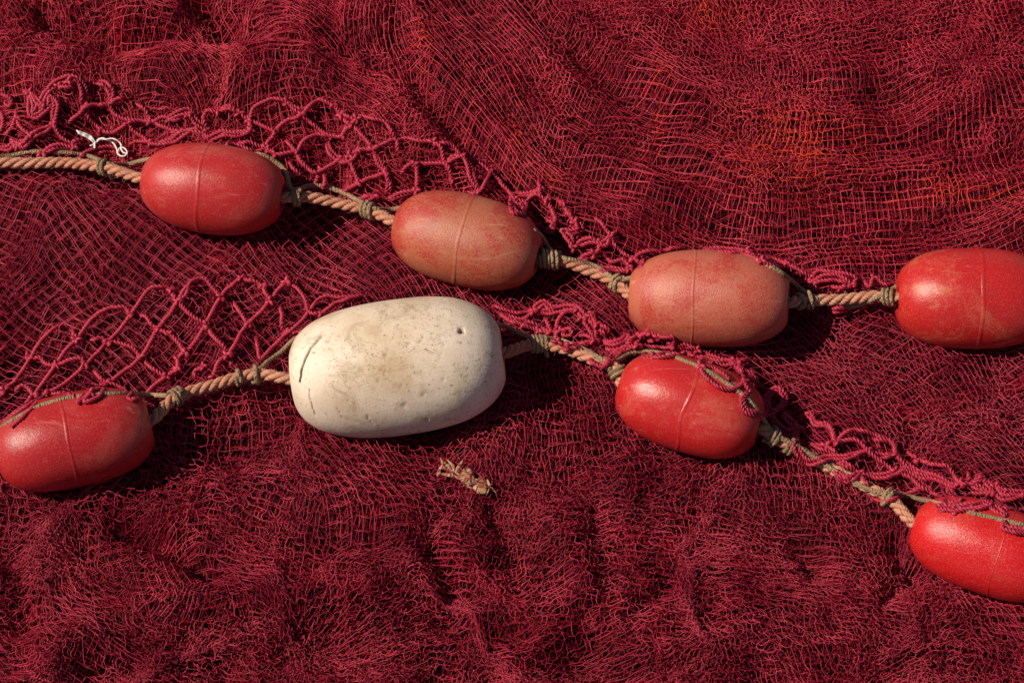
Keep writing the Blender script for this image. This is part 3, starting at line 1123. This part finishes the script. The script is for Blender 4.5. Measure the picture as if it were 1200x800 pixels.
def lashing(root, base, path, px, py, turns, rr=1.0, seed=0, r=None):
    qx, qy = proj(path)
    i = int(np.argmin((qx - px) ** 2 + (qy - py) ** 2))
    T, N, B = frames(path[max(0, i - 14):i + 15])
    c = len(T) // 2
    t, n_, b_ = T[c], N[c], B[c]
    r = r or CORD_R * 0.88
    rs = np.random.RandomState(seed)
    nst = int(turns * 22) + 1
    a = np.linspace(0, 2 * np.pi * turns, nst) + rs.uniform(0, 6)
    adv = (np.linspace(-0.5, 0.5, nst)) * turns * 2 * r * 0.93
    R_ = (ROPE_R * 1.02 + r * 0.55) * rr * (1 + 0.04 * np.sin(a * 0.5 + seed) + 0.03 * rs.normal(0, 1, nst))
    R_ = smooth1(R_, 3)
    tilt = 0.22 * math.sin(seed * 2.1)
    ctr = path[i] + adv[:, None] * t + (np.cos(a) * R_ * tilt)[:, None] * t
    P = ctr + R_[:, None] * (np.cos(a)[:, None] * n_ + np.sin(a)[:, None] * b_)
    if turns > 1.3:      # cut tail sticking out of the seizing
        d = t * rs.choice((-1, 1)) * 0.6 + (P[-1] - ctr[-1]) / R_[-1] * 0.7 + (P[-1] - P[-3]) / (np.linalg.norm(P[-1] - P[-3]) + 1e-9) * 0.8
        d /= np.linalg.norm(d)
        k = np.linspace(0, 1, 7)[1:, None]
        tail = P[-1] + d * k * rs.uniform(4, 10) * S - np.array([0, 0, 1.0]) * k ** 2 * 4 * S
        P = np.vstack([P, tail])
    P = P + smooth1(rs.normal(0, 1, len(P)), 3)[:, None] * n_ * 0.0006
    tube_obj('lashing', P, r * rs.uniform(0.85, 1.1), M_CORD, root, base, ns=8)


def build_cord(pts, label, lash, path):
    P, q = draped(pts, 3.0, CORD_R * 0.9, 7)
    for _ in range(2):
        P[1:-1] = 0.25 * P[:-2] + 0.5 * P[1:-1] + 0.25 * P[2:]
    base = P[len(P) // 2] - np.array([0, 0, CORD_R])
    root = empty('cord', base, label, 'cord', 'olive cords along the ropes')
    tube_obj('line', P, CORD_R, M_CORD, root, base, ns=10)
    for k, (x, y, t, rr) in enumerate(lash):
        lashing(root, base, path, x, y, t, rr, seed=k * 3 + len(pts))
    return root


build_cord([(-150, 172), (-60, 186), (-5, 184), (15, 182), (33, 178), (60, 178), (97, 181), (115, 187), (126, 192), (148, 193), (160, 190), (172, 187, 0.03), (200, 185, 0.0), (250, 182, 0.0), (290, 182, 0.0), (305, 181, 0.01),
            (320, 188), (335, 201), (341, 222), (347, 224), (360, 218), (380, 219), (400, 225), (420, 235), (436, 244), (455, 246), (475, 243, 0.01), (520, 240, 0.0), (560, 245, 0.0), (605, 262, 0.01), (632, 274),
            (640, 286), (652, 300), (672, 305), (690, 309), (705, 316), (722, 328), (738, 326), (760, 320, 0.01), (790, 312, 0.0), (830, 306, 0.0), (866, 300, 0.02), (890, 306), (915, 319), (933, 334), (944, 343), (990, 360, 0.004),
            (1040, 342), (1060, 330, 0.02), (1090, 315, 0.0), (1143, 310, 0.0), (1230, 315, 0.0), (1330, 340)],
           'olive braided cord lashed along the upper salmon rope behind the floats',
           [(123, 193, 1.6, 1.0), (346, 230, 2.0, 1.05), (432, 247, 2.6, 1.0), (641, 301, 3.4, 1.15), (652, 304, 1.5, 1.1), (724, 332, 2.6, 1.0), (937, 352, 1.2, 1.0), (948, 351, 1.4, 1.06), (1043, 348, 2.6, 1.0)], upath)
build_cord([(-110, 545), (-40, 520), (0, 501), (8, 496), (20, 489), (45, 476), (80, 466), (110, 462), (150, 461), (185, 463), (203, 463), (240, 456, 0.008), (275, 446, 0.008), (300, 436, 0.012), (316, 421), (330, 412), (343, 399), (365, 388, 0.02), (410, 375, 0.0),
            (470, 370, 0.0), (540, 372, 0.0), (575, 378, 0.02), (592, 382), (612, 392), (630, 397), (650, 397), (672, 404), (690, 412), (705, 421), (716, 426), (728, 420), (738, 414), (752, 412), (770, 413), (800, 422), (830, 435),
            (850, 448), (870, 462), (885, 477), (897, 495), (906, 507), (925, 518), (945, 529), (962, 541), (985, 555), (1008, 568), (1030, 577), (1048, 578), (1080, 585), (1110, 592), (1140, 601), (1170, 608), (1200, 615), (1280, 640)],
           'olive grey braided cord running along the lower rope and over its red floats',
           [(206, 466, 2.6, 1.05), (279, 443, 1.15, 1.02), (299, 438, 1.2, 1.08), (630, 403, 3.8, 1.0), (727, 433, 2.4, 1.05), (905, 511, 2.2, 1.05), (925, 522, 1.2, 1.02), (1040, 583, 1.6, 1.1)], lpath)

# ------------------------------------------------------------------ coarse selvedge netting (thick laid twine), traced bar by bar
CH_U = {
    (0, 80, 5.4545): [
        [(-40, 500), (50, 500), (95, 470), (140, 480), (195, 425), (290, 380), (345, 360)], [(110, 240), (105, 320), (150, 395), (195, 425), (150, 480), (160, 565)],
        [(190, 150), (185, 230), (190, 300), (230, 320), (320, 250), (335, 195), (345, 220), (335, 300), (345, 360)], [(200, 330), (270, 240), (310, 160), (370, 110), (440, 75), (490, 85), (520, 150), (515, 250)],
        [(345, 360), (380, 430), (460, 480), (490, 470), (480, 510)], [(410, 370), (520, 280), (545, 250), (640, 235), (690, 240), (740, 300), (830, 335), (960, 340), (1060, 380), (1150, 395), (1250, 390)],
        [(545, 250), (560, 310), (640, 395), (650, 420), (600, 400)], [(690, 240), (760, 215), (830, 200)], [(690, 240), (700, 170), (660, 110), (600, 90)], [(640, 395), (720, 415), (790, 370), (830, 335)],
        [(830, 335), (840, 390), (930, 450), (955, 475), (1080, 495)], [(860, 215), (930, 270), (960, 340), (1050, 310), (1120, 335), (1200, 300)], [(255, 555), (310, 510), (380, 490), (470, 500), (490, 470)],
        [(490, 580), (600, 545), (720, 535), (790, 545)], [(270, 560), (330, 525), (400, 510), (470, 510)], [(800, 490), (900, 465), (955, 475)], [(1000, 475), (1100, 450), (1170, 410), (1250, 390)], [(820, 575), (890, 580)],
        [(80, 470), (105, 530), (100, 560)], [(195, 425), (205, 500)], [(-60, 150), (20, 170), (60, 190), (75, 230), (50, 240), (20, 210)], [(-40, 330), (10, 290), (20, 340), (10, 390), (-40, 420)], [(0, 440), (60, 400), (110, 330)],
        [(130, 150), (190, 160), (240, 230), (270, 240)], [(380, 115), (440, 95), (500, 120)],
        [(-300, 400), (-200, 440), (-100, 380), (-40, 420)], [(-330, 480), (-230, 530), (-120, 480), (-40, 500)], [(-320, 280), (-200, 330), (-100, 380), (-60, 450), (-40, 500)], [(-260, 200), (-200, 330), (-240, 420), (-230, 530)]],
    (200, 90, 5.4545): [
        [(-60, 300), (0, 270), (110, 240), (155, 300), (235, 345), (280, 330)], [(310, 200), (300, 240), (240, 215), (210, 260), (235, 345)], [(-40, 350), (60, 360), (130, 350)],
        [(-20, 420), (60, 360), (200, 380), (240, 410), (330, 380), (445, 378), (510, 340), (500, 275)], [(280, 370), (400, 355), (510, 350)], [(440, 235), (500, 275), (530, 200), (600, 160), (670, 140), (740, 165), (790, 210), (835, 245)],
        [(500, 275), (560, 300), (620, 330), (665, 355), (620, 420), (610, 460)], [(665, 355), (730, 290), (835, 245), (900, 180), (960, 150), (1010, 170), (1050, 190)], [(835, 245), (890, 290), (960, 345), (1030, 380), (1100, 380), (1130, 330), (1190, 270)],
        [(1050, 190), (1090, 250), (1130, 290), (1190, 320)], [(420, 430), (500, 420), (560, 445), (610, 460), (670, 500), (700, 550)], [(360, 435), (440, 440), (540, 480), (610, 460)], [(720, 390), (770, 440), (805, 480), (850, 410), (930, 375), (1030, 380)],
        [(805, 480), (840, 550), (930, 615), (965, 600), (1040, 560), (1100, 525), (1160, 570), (1180, 660)], [(1010, 400), (1030, 470), (1100, 525), (1150, 500), (1200, 470)], [(750, 520), (780, 580), (820, 620), (850, 675)],
        [(965, 600), (930, 670), (915, 745)], [(965, 600), (990, 660), (955, 745)], [(1070, 770), (1130, 710), (1200, 680)], [(670, 500), (740, 490), (805, 480)], [(300, 220), (360, 205), (440, 235)], [(740, 165), (850, 210), (930, 150)]],
    (400, 110, 5.0): [
        [(0, 130), (50, 180), (90, 150), (110, 130), (200, 150), (260, 170), (310, 250), (325, 275)], [(0, 250), (50, 180), (110, 230), (190, 322)], [(40, 370), (100, 330), (190, 322), (280, 280), (325, 275), (330, 330), (350, 370)],
        [(190, 322), (215, 410), (262, 465), (270, 540), (260, 600)], [(0, 380), (50, 400), (80, 470), (100, 525), (50, 560), (0, 600)], [(100, 525), (180, 490), (262, 465)], [(325, 275), (400, 260), (470, 280), (540, 280), (580, 310), (600, 390), (615, 415)],
        [(390, 380), (430, 410), (510, 410), (615, 415), (640, 480), (655, 560)], [(340, 480), (380, 430), (430, 410), (445, 480), (440, 570)], [(615, 415), (650, 370), (710, 370), (750, 410), (780, 490), (805, 575)], [(80, 620), (140, 600), (190, 600)],
        [(90, 630), (150, 612), (200, 615)], [(260, 620), (350, 580), (440, 570)], [(730, 575), (805, 575), (850, 510), (865, 460), (820, 420)], [(920, 510), (980, 570), (1020, 615), (1050, 680)], [(1080, 720), (1010, 670), (1020, 615), (1100, 600), (1160, 560)],
        [(1150, 490), (1170, 560), (1150, 640)], [(540, 280), (640, 300), (710, 370)], [(710, 370), (800, 400), (880, 450), (920, 510)]],
    (590, 200, 5.714): [
        [(40, 170), (90, 220), (130, 240), (130, 290)], [(290, 200), (330, 270), (350, 340), (280, 330)], [(350, 180), (390, 230), (430, 290), (470, 350), (500, 390), (450, 400), (390, 400), (430, 460), (468, 515)], [(410, 220), (450, 290), (490, 350), (510, 420)],
        [(468, 515), (520, 470), (580, 450), (635, 485), (680, 470), (718, 432)], [(600, 310), (650, 340), (690, 400), (718, 432), (740, 490), (800, 550), (868, 592), (930, 640)], [(570, 500), (635, 485), (640, 530), (600, 560)], [(490, 610), (540, 570), (600, 560), (610, 600)],
        [(680, 570), (730, 610), (800, 600), (840, 640)], [(868, 592), (920, 550), (1000, 540), (1080, 555)], [(610, 660), (700, 650), (830, 665)], [(690, 690), (760, 680), (850, 670)], [(718, 432), (770, 400)], [(130, 240), (210, 160), (290, 200)],
        [(350, 340), (330, 400), (280, 420)], [(840, 640), (868, 592), (930, 620)], [(1060, 540), (1130, 520), (1220, 530)]],
    (860, 290, 5.4545): [
        [(-200, 5), (-60, 5), (80, 20), (180, 80), (260, 100), (320, 130)], [(0, 15), (80, 22), (150, 40)], [(340, 100), (410, 140), (490, 190)], [(490, 190), (540, 150), (640, 160), (720, 170), (780, 200), (760, 240)],
        [(570, 280), (510, 240), (560, 215), (680, 215), (740, 240), (700, 260)], [(600, 240), (680, 260), (750, 250)], [(820, 190), (870, 250), (900, 200), (980, 240), (1030, 220)], [(890, 190), (960, 220)], [(180, 90), (250, 75), (340, 100)],
        [(600, 395), (660, 385), (740, 400)], [(790, 395), (860, 372)]],
}
CH_L = {
    (0, 320, 4.444): [
        [(-40, 420), (0, 405), (50, 375)], [(-20, 690), (20, 610), (80, 560), (155, 450), (210, 360), (280, 290), (340, 270)], [(140, 400), (155, 450), (205, 440), (240, 470), (290, 482)], [(60, 625), (120, 585), (160, 610), (175, 640)],
        [(20, 775), (100, 710), (175, 640), (220, 580), (290, 482), (345, 400), (400, 345), (440, 290), (490, 230), (550, 190), (650, 180), (680, 215)], [(370, 280), (400, 345)],
        [(60, 800), (150, 720), (240, 630), (330, 580), (437, 487), (560, 360), (620, 300), (680, 215), (720, 160), (780, 80), (840, 72), (890, 90), (928, 150)], [(290, 482), (370, 450), (430, 450), (437, 487)], [(-10, 780), (40, 760), (130, 700), (240, 630)], [(240, 630), (330, 625), (390, 640)],
        [(460, 350), (530, 340), (560, 360), (600, 360), (690, 390), (735, 440)], [(435, 632), (403, 676), (480, 620), (555, 578), (650, 510), (735, 440), (780, 370), (820, 290), (880, 220), (928, 150)], [(470, 628), (440, 668), (520, 640), (555, 578), (640, 600), (660, 620)],
        [(480, 490), (520, 540), (555, 578)], [(710, 215), (760, 225), (790, 270), (820, 290), (880, 310), (950, 390), (962, 420)], [(735, 440), (800, 500), (865, 540)], [(690, 622), (668, 652), (740, 650), (800, 590), (865, 540), (925, 500), (930, 440), (962, 420)],
        [(-200, 620), (-100, 560), (20, 610)], [(-220, 500), (-100, 560), (-60, 680), (-10, 780)], [(-180, 400), (-100, 470), (-40, 420)], [(-300, 700), (-180, 720), (-60, 680)], [(-100, 470), (-100, 560)]],
    (200, 310, 5.4545): [
        [(0, 170), (37, 237)], [(0, 300), (37, 237), (100, 190), (130, 110), (220, 95), (260, 140), (322, 207)], [(60, 230), (90, 160), (150, 100)], [(37, 237), (140, 330), (225, 385), (270, 450), (350, 540), (360, 580)],
        [(90, 565), (160, 490), (225, 385), (270, 300), (322, 207), (370, 150), (450, 90)], [(0, 450), (60, 510), (90, 565)], [(0, 720), (50, 650), (50, 600), (90, 565)], [(390, 220), (450, 310), (495, 380)],
        [(270, 720), (310, 620), (360, 580), (420, 500), (450, 440), (495, 380), (560, 320), (635, 235), (690, 160), (745, 110)], [(590, 140), (635, 235)], [(450, 90), (540, 110), (590, 140)], [(690, 250), (715, 320), (710, 400), (745, 440)],
        [(545, 450), (560, 530), (575, 600), (650, 530), (745, 440), (850, 350), (885, 300)], [(745, 110), (810, 150), (860, 220), (885, 300), (960, 320)], [(885, 300), (950, 220), (1000, 200), (1080, 210), (1200, 200)], [(745, 440), (830, 430)],
        [(210, 650), (150, 690), (185, 745)], [(210, 650), (240, 680)], [(390, 600), (385, 665)], [(280, 710), (330, 680)], [(960, 320), (1050, 250), (1150, 215), (1250, 200)]],
    (570, 330, 5.714): [
        [(35, 178), (60, 160), (100, 180), (200, 210), (315, 200)], [(80, 210), (160, 260), (250, 280), (350, 320), (435, 340)], [(110, 215), (250, 250), (315, 200)], [(130, 250), (240, 300), (350, 335), (435, 350)], [(315, 200), (330, 160), (390, 130), (450, 170), (500, 185)],
        [(315, 200), (420, 215), (540, 190), (605, 190), (640, 250), (700, 340), (725, 400)], [(380, 220), (410, 270), (435, 340)], [(485, 405), (460, 350), (480, 270), (520, 210), (605, 190)], [(470, 400), (475, 350), (500, 320)], [(500, 330), (560, 310), (570, 350), (520, 360), (500, 330)],
        [(600, 370), (660, 355), (725, 400), (680, 410), (600, 440), (540, 430)], [(545, 445), (640, 425), (725, 400)], [(760, 390), (830, 400), (900, 390), (930, 360), (900, 350)], [(740, 290), (770, 330), (830, 370)], [(670, 500), (770, 560), (840, 490), (920, 440), (1005, 432)],
        [(780, 575), (860, 520), (920, 440)], [(780, 440), (850, 455), (920, 440), (1010, 370), (1090, 340), (1120, 390), (1050, 390)], [(1005, 432), (1020, 370), (960, 390), (920, 440)], [(1005, 432), (1100, 440), (1200, 430)], [(1090, 340), (1140, 370), (1220, 360)], [(640, 250), (700, 230), (740, 290)]],
    (720, 370, 5.714): [
        [(160, 210), (300, 210), (385, 200), (400, 150), (290, 130), (230, 110), (180, 130), (160, 190)], [(385, 200), (450, 190), (560, 230), (640, 260), (720, 290), (800, 300), (920, 290)], [(385, 200), (470, 240), (540, 270), (640, 310), (760, 330), (800, 300)],
        [(215, 245), (190, 280), (260, 270), (330, 250), (430, 260), (540, 270), (600, 290)], [(275, 262), (255, 292), (340, 275), (400, 270)], [(600, 290), (580, 335), (600, 390), (660, 450), (740, 490), (830, 480), (870, 440)], [(580, 335), (660, 350), (720, 380), (775, 430)], [(840, 330), (860, 390), (870, 440), (910, 520)],
        [(870, 440), (930, 430), (950, 480)], [(885, 515), (850, 560), (870, 640), (960, 670), (1040, 660), (1030, 560), (1090, 500), (1130, 550), (1110, 600), (1060, 650)], [(870, 440), (930, 390), (860, 360), (840, 330), (800, 300)], [(470, 240), (560, 230)]],
    (860, 430, 5.0): [
        [(270, 250), (330, 300), (380, 355), (370, 390), (390, 490), (440, 545), (560, 520), (650, 520), (790, 495), (850, 510), (948, 515)], [(220, 280), (250, 360), (330, 400), (380, 355)], [(300, 330), (380, 355), (430, 400)], [(380, 300), (450, 270), (480, 320), (560, 340), (600, 440)],
        [(460, 450), (540, 460), (595, 500), (590, 545)], [(600, 440), (660, 380), (740, 370), (830, 400), (930, 440), (948, 515)], [(600, 440), (720, 430), (790, 495), (820, 520), (942, 610)], [(560, 590), (640, 650), (700, 660), (738, 622), (700, 580)], [(590, 620), (660, 670), (720, 650)],
        [(738, 622), (850, 630), (942, 610), (1000, 590), (1080, 620), (1180, 670)], [(738, 622), (780, 680), (820, 710)], [(948, 515), (1040, 580), (1130, 640)], [(942, 610), (1040, 650), (1105, 705), (1190, 740)], [(1070, 540), (1180, 570)], [(800, 770), (900, 780), (1000, 750), (1105, 705)],
        [(540, 460), (600, 440)], [(590, 545), (650, 580), (738, 622)], [(1000, 480), (1070, 540)]],
    (1020, 500, 6.667): [
        [(0, 80), (60, 100), (180, 140), (200, 220)], [(300, 330), (430, 390), (540, 420), (640, 470), (705, 445)], [(370, 250), (480, 290), (600, 310), (650, 370), (705, 445)], [(405, 480), (540, 540), (640, 590), (690, 585), (720, 570), (760, 530), (850, 520), (940, 520), (1050, 530), (1200, 510)],
        [(565, 600), (540, 627), (650, 640), (800, 630), (925, 618), (940, 580), (870, 580), (830, 610)], [(585, 612), (560, 642), (660, 660), (800, 648), (925, 618)], [(590, 450), (640, 500), (690, 585)], [(770, 450), (850, 490), (940, 520)], [(870, 400), (960, 460), (1050, 530), (1200, 540)], [(880, 415), (980, 455), (1080, 500), (1200, 500)],
        [(925, 618), (1000, 620), (1100, 650), (1200, 655), (1350, 700)], [(925, 618), (980, 660), (1060, 700)], [(1045, 730), (1060, 768), (1130, 790), (1250, 810), (1400, 850)], [(760, 330), (770, 390), (740, 430)], [(820, 360), (830, 410), (770, 450)], [(1200, 510), (1300, 560), (1450, 600)], [(1200, 540), (1330, 520), (1500, 560)], [(705, 445), (770, 450)]],
}
TW_R = 2.55 * S


def knot_mesh(seed):
    """A tight sheet-bend lump: two small crossing loops of twine in one body."""
    rs = np.random.RandomState(seed)
    t = np.linspace(0, 2 * np.pi, 40)
    P = np.stack([np.sin(t) + 0.9 * np.sin(2 * t), np.cos(t) - 0.9 * np.cos(2 * t), -0.8 * np.sin(3 * t)], 1)
    P *= np.array([1.15, 1.0, 1.0]) * TW_R * 0.82 * (1 + 0.08 * rs.normal(0, 1, (1, 3)))
    V, F, tri, uv = sweep(P, TW_R * 0.92, ns=7, lobes=0)
    me = mesh_np('knot', V, F, M_TWINE, uv=uv)
    return me


KNOTS = [knot_mesh(s) for s in range(4)]


def build_coarse(spec, label, seed):
    rs = np.random.RandomState(seed)
    chains, twins = [], set()
    for (ox, oy, k), lst in spec.items():
        for c in lst:
            pts = np.array([(ox + x / k, oy + y / k) for x, y in c])
            chains.append(pts)
            # many bars lie doubled where the band is bunched up
            if len(c) > 2 and (ox, oy) not in ((200, 310), (0, 320)) and rs.rand() < (0.32 if oy < 120 else 0.55):
                t = np.gradient(pts, axis=0)
                t /= np.linalg.norm(t, axis=1)[:, None] + 1e-9
                side_ = np.stack([-t[:, 1], t[:, 0]], 1) * rs.choice((-1, 1))
                w = np.full(len(pts), rs.uniform(3.6, 5.5))
                w[0] *= 0.2; w[-1] *= 0.2
                chains.append(pts + side_ * w[:, None] + rs.normal(0, 0.8, pts.shape))
                twins.add(len(chains) - 1)
    # where bars of different chains meet there is a knot
    nodes = [(p[0], p[1], ci) for ci, c in enumerate(chains) if ci not in twins for p in c]
    A = np.array(nodes)
    kn, usedk = [], np.zeros(len(A), bool)
    for i in range(len(A)):
        if usedk[i]:
            continue
        d = np.hypot(A[:, 0] - A[i, 0], A[:, 1] - A[i, 1])
        near = (d < 4.0)
        if len(set(A[near, 2])) > 1:
            usedk |= near
            kn.append(A[near, :2].mean(0))
    kn = np.array(kn)
    ends = np.array([c[e] for c in chains for e in (0, -1)])
    zends = drape_z(ends[:, 0], ends[:, 1]).reshape(-1, 2)
    root = None
    todo = []
    for ci, c in enumerate(chains):
        c = c.copy()
        endsfree = []
        for e in (0, -1):
            d = np.hypot(kn[:, 0] - c[e][0], kn[:, 1] - c[e][1])
            endsfree.append(d.min() > 5 and zends[ci][e] < 0.03)
        for q in range(len(c)):
            d = np.hypot(kn[:, 0] - c[q][0], kn[:, 1] - c[q][1])
            if d.min() < 4:
                c[q] = kn[d.argmin()]
        arch = rs.uniform(0.000, 0.0035)

        def lift(n_):
            s = np.linspace(0, 1, n_)
            l = arch * np.sin(np.pi * s) + smooth1(rs.normal(0, 0.0022, n_), 6)
            if endsfree[0]:
                l -= 0.020 * np.clip(1 - s * n_ / 9, 0, 1) ** 2
            if endsfree[1]:
                l -= 0.020 * np.clip(1 - (1 - s) * n_ / 9, 0, 1) ** 2
            return l
        P, q = draped(c, 1.3, TW_R * 1.1 + 0.001, 6, lift)
        todo.append(P)
    base = np.vstack(todo).mean(0)
    base[2] = 0.0
    root = empty('coarse_netting', base, label, 'net', 'coarse crimson net bands')
    for P in todo:
        tube_obj('twine', P, TW_R * rs.uniform(0.9, 1.08), M_TWINE, root, base, ns=12, lobes=3, depth=0.28, pitch=13 * S)
    zk = drape_z(kn[:, 0], kn[:, 1])
    KP = unproj(kn[:, 0], kn[:, 1], zk + TW_R * 1.3 + 0.0015)
    for i, p in enumerate(KP):
        o = bpy.data.objects.new('knot', KNOTS[i % 4])
        link(o, root)
        o.location = tuple(p - base)
        o.rotation_euler = (rs.uniform(-0.7, 0.7), rs.uniform(-0.7, 0.7), rs.uniform(0, 6.28))
        s = rs.uniform(0.9, 1.2)
        o.scale = (s, s * rs.uniform(0.8, 1.1), s)
    print('coarse', len(todo), 'twines', len(kn), 'knots')


build_coarse(CH_U, 'thick crimson twine net band knotted along the upper rope and floats', 5)
build_coarse(CH_L, 'thick crimson twine net band draped along the lower rope either side of the white float', 6)

# ------------------------------------------------------------------ scrap of white string
P0, _ = draped([(90, 153), (98, 157), (106, 161), (112, 168)], 1.0, 0.007, 3)
base = P0[-1].copy()
root = empty('string_scrap', base, 'frayed scrap of white string lying on the coarse net left of the first float', 'string')


def tuft(pts, r, off=0.008):
    P, q = draped(pts, 0.8, off, 6)
    n = len(P)
    rr = 1.3 * r * S * np.clip(np.minimum(np.arange(n) + 1.5, n - np.arange(n) + 1.0) / 4.0, 0.35, 1)
    tube_obj('strand', P, rr, M_STRING, root, base, ns=7)


tuft([(89.5, 152.5), (94, 156.5), (101, 158), (107, 161.5), (111.5, 167)], 1.0)
tuft([(91, 156), (97, 158.5), (104, 162), (110.5, 167.5)], 0.9)
tuft([(92, 154), (99, 156.5), (106, 159.5), (111, 165)], 0.8, 0.0095)
tuft([(112, 165), (111, 169), (111, 174)], 1.1)
tuft([(112, 167), (109, 170), (105.5, 171)], 1.0)
tuft([(111, 168), (114, 164.5), (119, 162), (126, 164), (133, 168), (137, 175), (138, 180), (142, 183), (148, 182), (149, 178)], 0.75)
tuft([(113, 167), (118, 163), (124, 163.5), (131, 162.5), (138, 165), (142, 170), (142, 175), (145, 179), (149, 180)], 0.75, 0.010)
tuft([(138, 178), (140, 174), (144, 173), (148, 176), (149, 180), (146, 183)], 0.7, 0.010)

# ------------------------------------------------------------------ dried shell fragment caught in the net
ctr, _ = draped([(520, 552), (545, 560), (570, 572)], 2.0, 0.0, 3)
base = ctr[len(ctr) // 2].copy()
root = empty('debris_scrap', base, 'small pale tan scrap of dried debris tangled in the net below the white float', 'debris')


def lump(name, px, py, rx, ry, rz, ang, lift, seed, ridge=0):
    rs = np.random.RandomState(seed)
    z = float(drape_z(np.array([px]), np.array([py]))[0]) + lift
    c = unproj(np.array(float(px)), np.array(float(py)), z)
    u, v = np.meshgrid(np.linspace(0, 2 * np.pi, 22, endpoint=False), np.linspace(0.0, np.pi, 13), indexing='ij')
    ph = rs.uniform(0, 6, 6)
    rad = 1 + 0.10 * np.cos(2 * u + ph[0]) * np.sin(v) + 0.08 * np.cos(3 * u + ph[1] + 2 * v) * np.sin(v) + (0.07 * np.cos(ridge * u) * np.sin(v) if ridge else 0)
    rx, ry = rx * 1.3, ry * 1.3
    x = rx * S * rad * np.cos(u) * np.sin(v); y = ry * S * rad * np.sin(u) * np.sin(v); zz_ = rz * S * rad * np.cos(v)
    x = x * (1 - 0.25 * y / (ry * S))
    a = math.radians(ang)
    V = np.stack([x * math.cos(a) - y * math.sin(a), x * math.sin(a) + y * math.cos(a), zz_], -1).reshape(-1, 3) + c - base
    i, j = np.meshgrid(np.arange(22), np.arange(12), indexing='ij')
    i2 = (i + 1) % 22
    Q = np.stack([i * 13 + j, i * 13 + j + 1, i2 * 13 + j + 1, i2 * 13 + j], -1).reshape(-1, 4)
    link(bpy.data.objects.new(name, mesh_np(name, V, Q, M_SHELL)), root)


for pts in ([(508, 556), (520, 549), (533, 555), (541, 548)], [(516, 541), (524, 552), (522, 562)], [(536, 543), (545, 553), (556, 552), (566, 560)], [(540, 566), (548, 560), (560, 563), (571, 556)],
            [(551, 575), (558, 567), (569, 571), (578, 566)], [(530, 545), (528, 556), (538, 562)]):
    P, q = draped(pts, 1.2, 0.0058, 2)
    tube_obj('tangled_thread', P, 0.55 * S, M_TWINE, root, base, ns=5)
lump('plate', 547, 557, 8, 7, 3.4, -20, 0.0015, 1)
lump('plate', 562, 568, 9, 7, 2.6, -25, 0.0005, 2, 9)
lump('plate', 553, 564, 5, 3.5, 2.5, 30, 0.000, 12)
for k, (x, y, a, l, w) in enumerate([(534, 551, -40, 8, 2.6), (527, 549, -55, 8, 1.9), (521, 546, 25, 6, 2.2), (515, 551, 70, 6, 1.7), (524, 556, -15, 9, 1.6), (538, 546, 60, 6, 1.7), (531, 557, -25, 8, 1.4),
                                     (519, 543, -70, 6, 1.2), (541, 562, -35, 8, 1.5), (552, 571, -20, 7, 1.4), (573, 566, -65, 6, 1.3), (529, 543, -50, 6, 1.3)]):
    lump('splinter', x, y, l, w, w * 0.9, a, 0.0005 + 0.0009 * (k % 3), 40 + k)
for pts in ([(571, 562), (576, 570), (581, 577)], [(570, 580), (573, 573), (573, 566)]):
    P, q = draped(pts, 1.0, 0.004, 3)
    tube_obj('spine', P, 0.9 * S * np.linspace(1.2, 0.5, len(P)), M_SHELL, root, base, ns=7)
